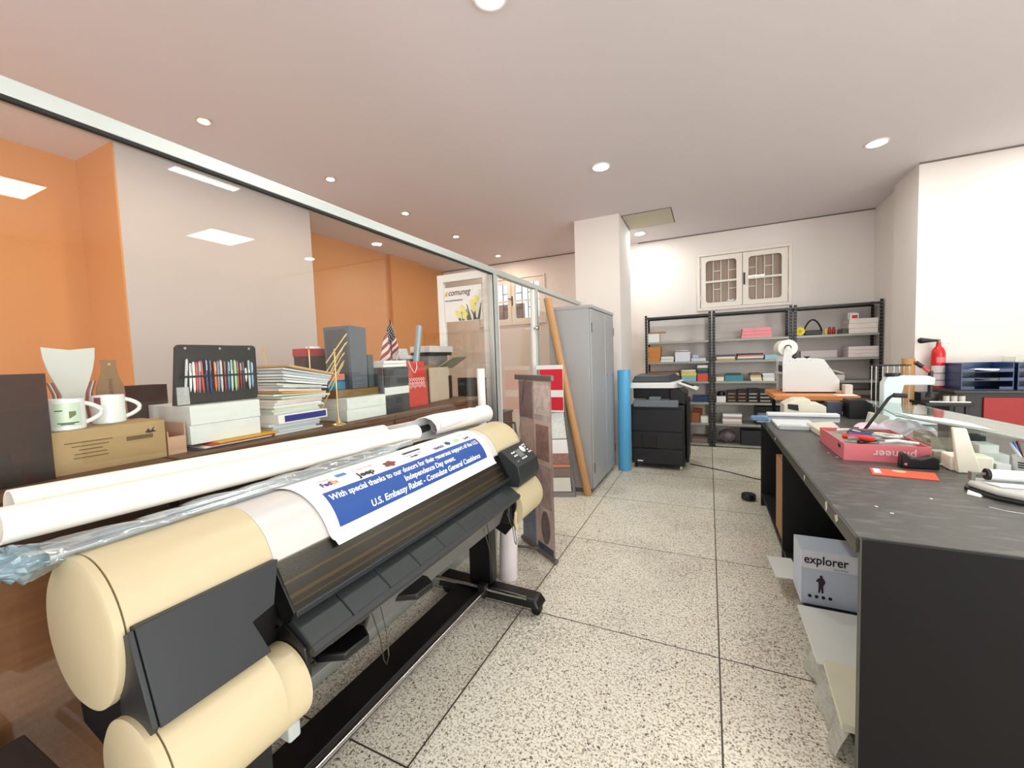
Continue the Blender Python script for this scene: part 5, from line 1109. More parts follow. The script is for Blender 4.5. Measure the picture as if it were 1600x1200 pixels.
CB('small_white_carton', (1.665, 1.75, 6.89, 6.98, LV[5]+.192, LV[5]+.275), card_white, 'small white carton behind the red and white packet', 'box')
for k in range(3): CB('white_ream', sit(1.655, 1.978-.006*k, 4, .045, .0465*k), mat('pinkwhite', (228, 216, 214), rough=.6, var=.03), f'pinkish white ream on the second shelf of the right unit, {["lowest", "middle", "topmost"][k]} of three', 'paper ream', 'pinkish white reams')
CB('white_envelope_box', sit(1.16, 1.57, 4, .10, 0, 6.95, 7.05), mat('envelope', (214, 204, 204), rough=.7), 'long pale envelope box lying back on the second shelf of the right unit', 'box')
def book(u, v): x = 1.25+.36*u; return Vector((x, 6.82+.22*v, LV[3]+.085+.065*math.sin(PI*(.35+.65*u))-.02*0))
MB().sheet(book, 16, 2, .018).build('bent_catalogue', mat('catalogue_cream', (230, 226, 208), rough=.5), 'thick cream catalogue arched over on the third shelf of the right unit', smooth=True, cat='catalogue')
CB('white_booklet_box', sit(1.40, 1.62, 3, .075), paper2, 'white booklets box under the arched cream catalogue', 'box')
CB('black_machine_box', sit(1.18, 1.38, 3, .08), mat('slate_machine', (70, 76, 90), rough=.4), 'slate grey machine case left under the arched catalogue', 'case')
stack(3, 1.16, 1.50, 2, .06, [('dark brown', (60, 46, 44)), ('black', (34, 32, 34)), ('maroon', (110, 50, 50))], 'file box on the fourth shelf of the right unit', 'file_box', 'box', 'file boxes on the right unit')
stack(3, 1.55, 1.90, 2, .06, [('black', (34, 32, 34)), ('dark brown', (60, 46, 44)), ('grey', (120, 110, 110))], 'file box, right end of the right unit', 'file_box', 'box', 'file boxes at the right end')

# ------------------------------------------------------------------ laminator trolley at the far end of the desk
BT = 1.0
t = thing('trolley_table', 'small trolley table with an orange-brown wooden top behind the far end of the desk', 'table', (.85, 4.8, 0))
MB(t).box(.545, 1.17, 4.44, 5.20, BT-.042, BT).build('table_top', wood('orange_board', (196, 118, 62), (216, 144, 86), 5, (.4, 5, 5)), bevel=.003)
for x in (.62, 1.10):
    for y in (4.50, 5.13): MB(t).box(x-.016, x+.016, y-.016, y+.016, 0, BT-.042).build('leg', satin_black)
MB(t).box(.62, 1.10, 4.48, 4.50, .86, .94).build('cross_rail', black)
for a, b, z0, z1 in ((.80, 1.13, .90, .955),):
    m = MB(t).hexa([(a, 4.455, z0-.02), (b, 4.455, z1-.02), (b, 4.465, z1-.02), (a, 4.465, z0-.02), (a, 4.455, z0+.015), (b, 4.455, z1+.012), (b, 4.465, z1+.012), (a, 4.465, z0+.015)]).build('perforated_bar', mat('blue_grey_steel', (118, 126, 142), rough=.4, metal=.4))
    for k in range(2): MB(t).cyl((.87+.14*k, 4.452, .905+.026*k), (.87+.14*k, 4.4552, .905+.026*k), .009, n=14).build('hole', ink, up=m)
Lm = thing('roll_laminator', 'light grey roll laminator with a white film roll on top, standing on the orange-brown board', 'laminator', (.84, 4.9, BT))
lg = mat('laminator_grey', (214, 216, 214), rough=.42, var=.02)
MB(Lm).prism([(.640, BT+.012), (1.082, BT+.012), (1.082, BT+.12), (.965, BT+.315), (.910, BT+.328), (.715, BT+.328), (.712, BT+.42), (.695, BT+.452), (.668, BT+.45), (.655, BT+.42), (.640, BT+.31)], 4.70, 4.716).build('side_plate', lg, bevel=.003)
MB(Lm).prism([(.640, BT+.012), (1.082, BT+.012), (1.082, BT+.12), (.965, BT+.315), (.910, BT+.328), (.715, BT+.328), (.712, BT+.42), (.695, BT+.452), (.668, BT+.45), (.655, BT+.42), (.640, BT+.31)], 5.09, 5.106).build('side_plate', lg, bevel=.003)
MB(Lm).prism([(.66, BT+.03), (1.07, BT+.03), (1.07, BT+.115), (.955, BT+.30), (.66, BT+.30)], 4.717, 5.089).build('housing', mat('laminator_side', (132, 138, 138), rough=.4, var=.05), bevel=.003)
MB(Lm).box(.652, .66, 4.75, 5.06, BT+.20, BT+.26).build('feed_slot', ink)
MB(Lm).box(.62, .66, 4.73, 5.07, BT+.185, BT+.192).build('feed_table', lg)
MB(Lm).pipe((.687, 4.735, BT+.435), (.687, 5.06, BT+.435), .080, .030, 40).build('film_roll', mat('film_white', (232, 230, 222), rough=.35), smooth=True)
MB(Lm).cyl((.687, 4.728, BT+.435), (.687, 5.08, BT+.435), .026, n=24).build('roll_core', black, smooth=True)
MB(Lm).cyl((.687, 4.688, BT+.435), (.687, 4.728, BT+.435), .014, n=20).build('axle', chrome, smooth=True)
for x in (.745, .84): MB(Lm).lathe([(.008, 0), (.008, .012), (.022, .018), (.022, .028)], (x, 4.74, BT+.320), 16).build('knob', black, smooth=True)
for x, z in ((.70, .31), (.745, .31), (.86, .31), (.655, .27), (.655, .04), (1.07, .03), (1.0, .235)): MB(Lm).cyl((x, 4.6975, BT+z), (x, 4.70, BT+z), .004, n=10).build('screw', mat('screw_grey', (150, 150, 150), rough=.4, metal=.5))
MB(Lm).box(.662, .745, 4.6985, 4.70, BT+.028, BT+.070).build('rating_label', mat('label_pale', (222, 214, 220), rough=.5))
for x in (.70, 1.03): MB(Lm).box(x-.03, x+.03, 4.72, 5.06, BT+.0005, BT+.012).build('foot', black)
card_box('control_box', 1.10, 1.155, 4.60, 4.70, BT+.0005, BT+.085, mat('beige_device', (206, 204, 192), rough=.5), 'small beige box at the right edge of the orange-brown board', 'box')
MB().box(1.005, 1.15, 4.455, 4.545, BT+.0005, BT+.006, rz=.1).build('loose_papers', paper, 'thin white papers lying right of the laminator on the board', cat='paper')

# ------------------------------------------------------------------ things on the black desk
Z = DZ+.0006
# sliding trimmer
t = thing('paper_trimmer', 'long white and grey sliding paper trimmer lying across the far end of the desk', 'paper trimmer', (.66, 3.75, DZ))
tm = mat('trimmer_white', (222, 224, 226), rough=.4, var=.02)
MB(t).box(.450, .70, 3.50, 3.86, Z, Z+.022).build('base_board', tm, bevel=.004)
MB(t).box(.455, .635, 3.47, 3.495, Z, Z+.030).build('stop_rail', mat('trimmer_grey', (188, 192, 196), rough=.4), bevel=.003)
MB(t).box(.425, .90, 3.88, 3.96, Z, Z+.066).build('cutting_rail', tm, bevel=.006)
MB(t).box(.428, .897, 3.865, 3.879, Z+.035, Z+.045).build('rail_groove', mat('trimmer_groove', (120, 124, 130), rough=.5))
MB(t).box(.47, .60, 3.56, 3.565, Z+.022, Z+.0228).build('ruler_mark', ink)
t = thing('blue_cutter_head', 'blue cutter head sticking out over the desk edge beside the white trimmer', 'cutter', (.36, 3.86, DZ))
MB(t).prism([(.300, Z+.022), (.322, Z+.012), (.424, Z+.012), (.424, Z+.040), (.400, Z+.052), (.310, Z+.046)], 3.79, 3.862).build('handle', mat('steel_blue', (92, 132, 168), rough=.35), bevel=.006)
MB(t).box(.345, .440, 3.80, 3.85, Z, Z+.012).build('slider', mat('slider_grey', (170, 176, 184), rough=.4))
# cream desk machine
t = thing('cream_desk_machine', 'cream desktop machine with a dark slot behind the white trimmer', 'machine', (.70, 4.1, DZ))
cm = mat('aged_cream', (214, 208, 188), rough=.45, var=.03)
MB(t).prism([(.560, Z), (.845, Z), (.845, Z+.105), (.81, Z+.125), (.745, Z+.130), (.735, Z+.165), (.645, Z+.165), (.560, Z+.120)], 4.02, 4.24).build('body', cm, bevel=.006)
MB(t).hexa([(.585, 4.014, Z+.085), (.66, 4.014, Z+.070), (.66, 4.022, Z+.070), (.585, 4.022, Z+.085), (.585, 4.014, Z+.125), (.655, 4.014, Z+.120), (.655, 4.022, Z+.120), (.585, 4.022, Z+.125)]).build('slot', ink)
MB(t).box(.57, .65, 4.012, 4.02, Z+.03, Z+.036).build('seam', mat('seam_olive', (90, 84, 66), rough=.6))
# keyboard-like comb puncher
t = thing('comb_punch_bar', 'long cream punch bar with a row of teeth between the trimmer and the pink box', 'punch bar', (.66, 3.3, DZ))
MB(t).hexa([(.635, 3.60, Z), (.655, 3.10, Z), (.775, 3.10, Z), (.80, 3.60, Z), (.638, 3.60, Z+.040), (.660, 3.10, Z+.034), (.770, 3.10, Z+.034), (.795, 3.60, Z+.050)]).build('body', cm, bevel=.005)
for k in range(10): MB(t).box(.675, .760, 3.115+.022*k, 3.127+.022*k, Z+.036+.0006*k, Z+.046+.0008*k).build('tooth', mat('tooth_white', (226, 224, 214), rough=.4))
# pink box of tools
t = thing('pink_cardboard_tray', 'pink open cardboard box with upside-down lettering full of cables and tools', 'box', (.79, 2.88, DZ))
pkm = mat('pink_card', (214, 112, 120), rough=.55, var=.05)
bx = None
for b, nm in (((.620, .955, 2.60, 2.606, Z, Z+.085), 'front'), ((.620, .626, 2.606, 3.10, Z, Z+.085), 'side'), ((.949, .955, 2.606, 3.10, Z, Z+.085), 'side'), ((.620, .955, 3.10, 3.106, Z, Z+.085), 'back'), ((.626, .949, 2.606, 3.10, Z, Z+.004), 'bottom')):
    o = MB(t).box(*b).build(nm, pkm); bx = bx or o
lettering('pioneer', mat('silver_print', (232, 196, 198), rough=.4), t, (.735, 2.5988, Z+.058), (1, 0, 0), (0, 0, 1), .050, fit=.165, rot180=True, bold=.0008)
MB(t).box(.6185, .6200, 2.66, 2.70, Z+.05, Z+.068).build('hand_hole', ink)
pc = [('red', (214, 52, 34)), ('white', (226, 224, 222)), ('blue violet', (66, 60, 150)), ('grey', (130, 130, 134)), ('teal', (40, 92, 100)), ('black', (40, 38, 40))]
MB().tube([(.65, 2.74, Z+.098), (.70, 2.70, Z+.104), (.76, 2.67, Z+.100)], .014, 10).build('red_marker', mat('tool_red', (214, 52, 34), rough=.4), 'orange-red marker lying across the left of the pink box', smooth=True, cat='marker')
def cable(c, r, n, m_, lab, sz=.0046, zz=.086):
    pts = []
    for k in range(n*12+1):
        a = 2*PI*k/12; pts.append((c[0]+r*(1+.18*math.sin(a*.37))*math.cos(a), c[1]+r*1.15*(1+.18*math.cos(a*.29))*math.sin(a), Z+zz+.0035*math.sin(a*1.3)+.0016*k/4))
    MB().tube(pts, sz, 6).build('cable_coil', m_, lab, smooth=True, cat='cable', group='cables in the pink box')
cable((.74, 2.82), .045, 3, mat('cable_violet', (84, 74, 170), rough=.5), 'blue-violet cable coil in the left of the pink box')
cable((.77, 2.93), .05, 3, mat('cable_teal', (40, 86, 96), rough=.5), 'dark teal cable coil in the middle of the pink box')
cable((.86, 2.84), .055, 3, mat('cable_white', (226, 222, 214), rough=.5), 'white cable coil at the right of the pink box')
cable((.86, 2.98), .045, 3, mat('cable_brown', (120, 88, 74), rough=.5), 'brown cable coil at the far right of the pink box', zz=.080)
for k, (x0, y0, x1, y1, z0, c_, lab) in enumerate(((.66, 2.70, .80, 2.66, .070, 'grey', 'grey metal scissors-like tool in front of the pink box contents'), (.78, 2.68, .93, 2.66, .062, 'white', 'white strip at the right front of the pink box'), (.70, 2.68, .93, 2.78, .056, 'black', 'black tool half buried in the pink box'), (.69, 3.02, .78, 2.93, .06, 'white', 'white adapter at the back of the pink box'))):
    rgb = dict(pc)[c_]
    MB().tube([(x0, y0, Z+z0+.024), ((x0+x1)/2, (y0+y1)/2+.01, Z+z0+.034), (x1, y1, Z+z0+.028)], .011, 8, .006).build('hand_tool', mat('tool_'+c_, rgb, rough=.4), lab, smooth=True, cat='tool')
MB().box(.64, .935, 2.63, 3.08, Z+.0045, Z+.070).jit(.004).build('packing_paper', mat('dim_paper', (150, 140, 130), rough=.8, var=.4, scale=20), 'greyish packing paper filling the bottom of the pink box', cat='paper')
# crumpled cloth
def cloth(u, v):
    x = .86+.40*u; y = 3.165+.28*v
    h = .145*(1-.35*u)*math.sin(PI*min(1, max(0, v)))**.5*(.75+.25*math.sin(u*9+v*4))*math.sin(PI*min(1, u*.95+.06))**.45
    return Vector((x+.012*math.sin(v*17+u*5), y+.012*math.sin(u*23), Z+.003+h+.010*math.sin(u*31+v*9)*math.sin(PI*v)+.008*math.sin(v*25-u*14)*math.sin(PI*u)))
MB().sheet(cloth, 60, 40, .002).build('crumpled_cloth', mat('lilac_cloth', (222, 208, 222), rough=.75, var=.04), 'crumpled pale lilac cloth lying behind the pink box', smooth=True, cat='cloth')
def cloth2(u, v):
    x = .985+.13*u; y = 2.86+.19*v; h = .105*math.sin(PI*v)**.6*math.sin(PI*min(1, u*.9+.08))**.5
    return Vector((x, y, Z+.003+h+.008*math.sin(u*27+v*15)*math.sin(PI*v)))
MB().sheet(cloth2, 40, 24, .002).build('crumpled_bag', mat('taupe_pink_bag', (178, 160, 160), rough=.5, var=.15), 'crumpled taupe-pink bag at the right of the lilac cloth', smooth=True, cat='bag')
# black tape holder, red leaflet, scraps
t = thing('tape_dispenser', 'black curved tape dispenser leaning on the front of the pink box', 'tape dispenser', (.88, 2.54, DZ))
MB(t).prism([(.812, Z), (.948, Z), (.948, Z+.05), (.925, Z+.062), (.888, Z+.046), (.850, Z+.050), (.830, Z+.072), (.815, Z+.066)], 2.50, 2.55).build('body', satin_black, bevel=.006)
MB(t).cyl((.828, 2.497, Z+.02), (.828, 2.50, Z+.02), .006).build('axle', chrome)
t = thing('orange_leaflet', 'bright orange leaflet with a small picture lying on the desk', 'leaflet', (.78, 2.38, DZ))
MB(t).hexa([(.660, 2.33, Z), (.872, 2.30, Z), (.905, 2.43, Z), (.682, 2.45, Z), (.660, 2.33, Z+.003), (.872, 2.30, Z+.003), (.905, 2.43, Z+.003), (.682, 2.45, Z+.003)]).build('sheet', mat('vermilion', (234, 84, 44), rough=.5, var=.03))
MB(t).hexa([(.676, 2.36, Z+.0031), (.700, 2.357, Z+.0031), (.714, 2.437, Z+.0031), (.690, 2.44, Z+.0031), (.676, 2.36, Z+.0036), (.700, 2.357, Z+.0036), (.714, 2.437, Z+.0036), (.690, 2.44, Z+.0036)]).build('white_label', paper)
MB(t).cyl((.778, 2.415, Z+.003), (.778, 2.415, Z+.0038), .024, n=20).build('picture', mat('leaflet_picture', (206, 176, 140), rough=.5, var=.3, scale=50))
MB().hexa([(.885, 2.13, Z), (.91, 2.10, Z), (.925, 2.12, Z), (.90, 2.165, Z), (.890, 2.13, Z+.006), (.912, 2.105, Z+.003), (.92, 2.125, Z+.006), (.90, 2.16, Z+.010)]).build('paper_scrap', paper, 'small folded white paper scrap on the bare desk top', cat='paper scrap')
MB().tube([(.88, 1.98, Z+.001), (.91, 1.95, Z+.001), (.95, 1.935, Z+.001), (.985, 1.945, Z+.001), (1.0, 1.965, Z+.001)], .0012, 5).build('white_thread', paper, 'thin white thread lying on the near part of the desk', cat='thread')
for k, (x, y, lab) in enumerate(((.60, 2.65, 'left of the pink box corner'), (.585, 2.75, 'left of the pink box side'), (.535, 1.86, 'near the front edge chips'), (.56, 1.80, 'nearest the front corner'), (.74, 2.02, 'in the middle of the bare top'))):
    MB().box(x, x+.010, y, y+.006, Z, Z+.001, rz=k).build('paper_crumb', paper, f'tiny white paper crumb on the desk, {lab}', cat='paper scrap')
# lever guillotine with a long black handle
t = thing('stack_cutter_handle', 'long black lever handle rising behind the pink box and lilac cloth', 'cutter', (.9, 3.13, DZ))
MB(t).tube([(.812, 3.13, Z+.02), (.86, 3.13, Z+.10), (.955, 3.13, Z+.268), (.975, 3.13, Z+.285), (1.03, 3.13, Z+.284)], .0085, 12).build('lever', satin_black, smooth=True)
MB(t).tube([(.975, 3.13, Z+.285), (1.035, 3.13, Z+.282)], .0135, 12).build('grip', black, smooth=True)
MB(t).box(.795, .84, 3.112, 3.145, Z, Z+.03).build('base', satin_black, bevel=.003)
MB().hexa([(.94, 3.47, Z), (1.05, 3.47, Z), (1.06, 3.56, Z), (.95, 3.56, Z), (.97, 3.48, Z+.135), (1.07, 3.48, Z+.11), (1.07, 3.55, Z+.11), (.975, 3.55, Z+.135)]).build('cream_device_block', mat('guillotine_cream', (196, 194, 178), rough=.45), 'tilted cream block behind the lilac cloth', bevel=.005, cat='device')
# eyelet press
PXx = mat('pale_mint_metal', (206, 222, 222), rough=.35, var=.02)
t = thing('bench_press', 'pale mint bench press with an arm and a red-black lever behind the glass sheet', 'press', (1.2, 3.95, DZ))
MB(t).box(1.14, 1.46, 3.90, 4.04, Z, Z+.035).build('base', PXx, bevel=.008)
MB(t).prism([(1.165, Z+.03), (1.28, Z+.03), (1.27, Z+.20), (1.285, Z+.285), (1.45, Z+.285), (1.455, Z+.335), (1.42, Z+.350), (1.24, Z+.355), (1.19, Z+.345), (1.165, Z+.30)], 3.93, 4.01).build('arm', PXx, bevel=.008)
MB(t).cyl((1.44, 3.97, Z+.20), (1.44, 3.97, Z+.385), .014).build('ram', satin_black, smooth=True)
MB(t).cyl((1.44, 3.97, Z+.195), (1.44, 3.97, Z+.23), .028, .022).build('die', black, smooth=True)
MB(t).tube([(1.435, 3.97, Z+.375), (1.38, 3.96, Z+.425), (1.345, 3.955, Z+.452)], .010, 10).build('lever', mat('lever_red', (186, 44, 44), rough=.4), smooth=True)
MB(t).tube([(1.39, 3.962, Z+.416), (1.352, 3.956, Z+.448)], .015, 10).build('lever_grip', black, smooth=True)
MB(t).cyl((1.23, 3.97, Z+.350), (1.23, 3.97, Z+.372), .045).build('top_knob', black, smooth=True)
# wire rack and things behind
t = thing('wire_rack', 'empty thin metal wire rack standing behind the pale mint press', 'rack', (1.36, 4.3, DZ))
for y in (4.20, 4.30):
    for x in (1.20, 1.27, 1.34, 1.40): MB(t).cyl((x, y, Z+.005), (x, y, Z+.42), .0035, n=8).build('upright', chrome)
    MB(t).cyl((1.19, y, Z+.42), (1.41, y, Z+.42), .005, n=8).build('top_wire', black)
for x in (1.20, 1.40): MB(t).cyl((x, 4.20, Z+.006), (x, 4.30, Z+.006), .005, n=8).build('foot', black)
card_box('black_clutter_box', 1.02, 1.17, 4.15, 4.33, Z, Z+.15, satin_black, 'black box behind the pale mint press, under the trolley board corner', 'box')
card_box('grey_monitor_back', .90, 1.0, 4.26, 4.36, Z, Z+.12, mat('slate_machine', (70, 76, 90)), 'small slate box right of the cream desk machine', 'box')
# large green glass sheet
gp = [(1.06, 3.92), (.978, 3.10), (1.127, 2.683), (1.171, 2.42), (1.26, 1.90), (1.46, 1.90), (1.339, 2.77), (1.26, 3.58)]
glm = glassmat('green_glass', (.62, .78, .70), gloss=1.3, rough=.04, haze=.28, hazecol=(.50, .64, .58))
GS = thing('glass_sheet', 'large greenish glass sheet propped above the clutter along the desk', 'glass sheet', (1.2, 2.9, DZ+.165))
MB(GS).poly(gp, DZ+.165, DZ+.175).build('sheet', glm, bevel=.002)
for k in (1, 2, 3, 5, 6): MB(GS).cyl((*gp[k], DZ+.170), (*gp[(k+1)], DZ+.170), .0064, n=8).build('polished_edge', glassmat('edge_glass', (.5, .68, .60), gloss=2, haze=.6, hazecol=(.66, .78, .72)))
MB().poly([(1.004, 3.19), (1.02, 2.99), (1.132, 2.700), (1.165, 2.60), (1.175, 2.80), (1.135, 2.96)], DZ+.1758, DZ+.1775).build('printed_sheet', paper, 'long white printed sheet lying on the green glass', cat='paper')
card_box('support_box', 1.13, 1.25, 2.90, 3.02, Z, DZ+.164, mat('support_grey', (130, 130, 118), rough=.5, var=.15), 'grey-green block that carries the green glass at its far part', 'block')
card_box('support_box', 1.36, 1.43, 1.95, 2.04, Z, DZ+.164, mat('support_grey', (130, 130, 118)), 'grey-green block that carries the green glass at its near end', 'block')
# plastic holders and boxes at the right
t = thing('white_leaning_holder', 'tall white plastic holder leaning over a white tray right of the tape dispenser', 'holder', (1.03, 2.50, DZ))
MB(t).hexa([(.998, 2.475, Z), (1.075, 2.475, Z), (1.075, 2.50, Z), (.998, 2.50, Z), (.972, 2.47, DZ+.205), (1.020, 2.47, DZ+.200), (1.020, 2.485, DZ+.200), (.972, 2.485, DZ+.205)]).build('upright_plate', mat('warm_white_plastic', (240, 234, 216), rough=.35, var=.01), bevel=.004)
MB(t).box(.985, 1.125, 2.505, 2.60, Z, Z+.070).build('tray', _M['warm_white_plastic'], bevel=.006)
t = thing('clear_acrylic_box', 'clear acrylic box with small items between the pink box and the white holder', 'box', (.99, 2.72, DZ))
ac = glassmat('clear_acrylic', (.86, .87, .82), gloss=1.8, haze=.12, hazecol=(.7, .7, .6))
for b in ((.965, 1.10, 2.64, 2.643, Z, DZ+.13), (.965, 1.10, 2.83, 2.833, Z, DZ+.13), (.965, .968, 2.643, 2.83, Z, DZ+.13), (1.097, 1.10, 2.643, 2.83, Z, DZ+.13), (.968, 1.097, 2.643, 2.83, Z, Z+.003)): MB(t).box(*b).build('side', ac)
card_box('small_white_box', .985, 1.04, 2.66, 2.72, Z+.004, Z+.055, card_white, 'small white box inside the clear acrylic box', 'box')
MB().tube([(.955, 2.60, Z+.022), (.968, 2.585, Z+.012), (.99, 2.575, Z+.010), (1.008, 2.58, Z+.016), (1.009, 2.60, Z+.03)], .004, 8).build('cream_band', mat('cream_cord', (230, 222, 196), rough=.5), 'cream plastic loop at the foot of the white holder', smooth=True, cat='loop')
for k, (x0, x1, y0, y1, z0, z1, lab) in enumerate(((1.130, 1.225, 2.62, 2.72, Z, Z+.062, 'white carton right of the white holder, lower of two'), (1.130, 1.195, 2.63, 2.72, Z+.0625, Z+.104, 'white carton right of the white holder, upper of two'), (1.130, 1.175, 2.50, 2.60, Z, Z+.045, 'low white carton in front of the two stacked white cartons'))):
    card_box('white_carton', x0, x1, y0, y1, z0, z1, card_white, lab, 'box')
card_box('narrow_black_box', 1.105, 1.20, 2.74, 2.82, Z, Z+.125, satin_black, 'narrow black box between the acrylic box and the white cartons', 'box')
t = thing('white_cup', 'white cup with black printed lines holding pens at the right edge', 'cup', (1.232, 2.535, DZ))
b = MB(t).lathe([(.030, 0), (.036, .075), (.038, .078), (.034, .078), (.030, .01), (.004, .006)], (1.232, 2.535, Z), 32).build('body', glz, smooth=True)
for z_ in (.050, .040, .030): MB(t).sheet(lambda u, v: Vector((1.232+(.0345+.08*(z_-.03))*math.cos(-2.6+1.2*v), 2.535+(.0345+.08*(z_-.03))*math.sin(-2.6+1.2*v), Z+z_+.005*u)), 1, 12, .0008).build('print_line', ink, up=b)
for k, (cn_, rgb, x, y, tx, ty_, ln) in enumerate((('blue', (40, 116, 206), 1.238, 2.535, -.75, -.1, .135), ('dark red', (120, 30, 44), 1.240, 2.545, -.45, .05, .13), ('green', (40, 140, 80), 1.225, 2.530, .3, .1, .13), ('white', (230, 230, 230), 1.245, 2.525, -1.0, .1, .135))):
    t = thing('desk_pen', f'{cn_} pen standing in the white cup at the right edge', 'pen', (x, y, Z+.012), 'pens in the white cup')
    MB(t).lathe([(.002, 0), (.0055, .012), (.0055, ln-.01), (.004, ln)], (x, y, Z+.014), 12, (tx*.5, ty_*.5, 1)).build('barrel', mat('cup_pen_'+cn_.replace(' ', '_'), rgb, rough=.3), smooth=True)
for k, (x, y, z_, r_) in enumerate(((1.33, 2.62, .05, .032), (1.37, 2.58, .045, .028), (1.36, 2.66, .085, .03), (1.41, 2.62, .05, .03))):
    MB().sph((x, y, Z+z_), r_, (1.2, 1, .8), 12).jit(.003).build('green_ribbon', mat('emerald', (34, 134, 84), rough=.35, var=.5, scale=40), f'crumpled emerald green ribbon bundle, {["leftmost", "nearest the cup", "topmost", "rightmost"][k]} of the heap at the right edge', smooth=True, cat='ribbon', group='green ribbon bundles')
# grey device with a white roll
t = thing('small_roll_cutter', 'low grey device holding a white paper roll at the right edge', 'device', (1.12, 2.1, DZ))
MB(t).poly([(.905, 2.20), (.935, 2.08), (1.0, 2.02), (1.35, 2.00), (1.36, 2.26), (.95, 2.28)], Z, Z+.012).build('rubber_edge', black, bevel=.003)
MB(t).poly([(.915, 2.20), (.945, 2.09), (1.005, 2.03), (1.34, 2.01), (1.35, 2.25), (.955, 2.27)], Z+.0125, Z+.034).build('body', mat('pale_device_grey', (190, 190, 184), rough=.4), bevel=.008)
MB(t).hexa([(.975, 2.13, Z+.036), (1.33, 2.11, Z+.036), (1.33, 2.16, Z+.036), (.955, 2.18, Z+.036), (.975, 2.13, Z+.040), (1.33, 2.11, Z+.040), (1.33, 2.16, Z+.040), (.955, 2.18, Z+.040)]).build('paper_strip', paper)
MB(t).cyl((.985, 2.225, Z+.060), (1.36, 2.215, Z+.060), .021, n=28).build('paper_roll', mat('bluish_paper', (232, 234, 244), rough=.6), smooth=True)
MB(t).cyl((.975, 2.225, Z+.060), (.985, 2.225, Z+.060), .022, n=28).build('roll_cap', black, smooth=True)
MB(t).cyl((.94, 2.226, Z+.060), (.975, 2.225, Z+.060), .006).build('axle', mat('axle_grey', (120, 118, 112), rough=.4)); MB(t).box(.932, .944, 2.215, 2.24, Z+.034, Z+.066).build('axle_bracket', _M['axle_grey'])

# ------------------------------------------------------------------ along the right-hand wall
t = thing('low_cabinet', 'low dark cabinet with a bright red front behind the desk clutter', 'cabinet', (3.0, 5.45, 0))
MB(t).box(2.06, 4.2, 5.20, 5.675, .0, .965).build('body', mat('cabinet_dark', (36, 34, 34), rough=.5), bevel=.003)
MB(t).box(2.04, 4.22, 5.17, 5.68, .965, .985).build('top', mat('cabinet_top', (44, 44, 44), rough=.4), bevel=.003)
MB(t).box(2.245, 4.1, 5.185, 5.20, .10, .925).build('red_door', mat('signal_red', (158, 8, 6), rough=.45, var=.03), label='bright red door', bevel=.004)
blu = mat('navy_tray_plastic', (18, 46, 92), rough=.3, var=.04)
def tray(x0, x1, y0, y1, z0, lab, fill=None):
    t = thing('letter_tray', lab, 'letter tray', ((x0+x1)/2, (y0+y1)/2, z0), 'navy blue letter trays')
    MB(t).box(x0, x1, y0, y1, z0+.0005, z0+.006).build('base', blu)
    for b in ((x0, x0+.006, y0, y1), (x1-.006, x1, y0, y1), (x0+.006, x1-.006, y1-.006, y1)): MB(t).box(*b, z0+.006, z0+.0815).build('side', blu)
    MB(t).box(x0+.006, x0+.09, y0, y0+.006, z0+.006, z0+.030).build('front_lip', blu); MB(t).box(x1-.09, x1-.006, y0, y0+.006, z0+.006, z0+.030).build('front_lip', blu)
pos4 = ['lowest', 'second', 'third', 'topmost']
for s_, (x0, side) in enumerate(((2.13, 'left'), (2.50, 'right'))):
    for k in range(3): tray(x0, x0+.345, 5.28, 5.60, .9855+.082*k, f'navy blue letter tray, {["lowest", "middle", "topmost"][k]} of the {side} stack on the low cabinet')
def wavy(x0, x1, z0, lab, m_=paper):
    MB().sheet(lambda u, v: Vector((x0+(x1-x0)*u, 5.30+.26*v, z0+.004+.006*math.sin(u*7+v*3)+.004)), 12, 6, .002).build('paper_sheets', m_, lab, smooth=True, cat='paper')
wavy(2.15, 2.46, .9855+.082*2+.008, 'white papers in the topmost tray of the left stack'); wavy(2.16, 2.45, .9855+.082+.008, 'greyish papers in the middle tray of the left stack', paper2)
wavy(2.52, 2.83, .9855+.082*2+.008, 'white papers in the topmost tray of the right stack'); wavy(2.52, 2.82, .9855+.082+.008, 'white papers in the middle tray of the right stack')
t = thing('clear_tray', 'clear acrylic tray standing on the right stack of blue trays', 'tray', (2.62, 5.46, .9855+.247)); MB(t).box(2.52, 2.70, 5.36, 5.56, .9855+.2475, .9855+.251).build('base', ac)
for b in ((2.52, 2.523, 5.36, 5.56), (2.697, 2.70, 5.36, 5.56), (2.523, 2.697, 5.557, 5.56)): MB(t).box(*b, .9855+.251, .9855+.30).build('side', ac)
MB().pipe((1.862, 5.615, .002), (1.862, 5.615, 1.285), .052, .047, 32).build('brown_tube', mat('tube_tan', (190, 144, 92), rough=.65, var=.05), 'upright brown cardboard tube standing in the corner by the right column', smooth=True, cat='tube')
# fire extinguisher on the wall
EX, EY = 2.085, 5.60
t = thing('fire_extinguisher', 'red fire extinguisher with a black horn hanging on the white wall', 'fire extinguisher', (EX, EY, .98))
rd = mat('extinguisher_red', (200, 28, 30), rough=.28, var=.03)
MB(t).lathe([(.040, 0), (.052, .008), (.053, .02), (.053, .345), (.050, .375), (.038, .405), (.020, .425), (.018, .445), (.020, .455)], (EX, EY, .975), 36).build('cylinder', rd, smooth=True)

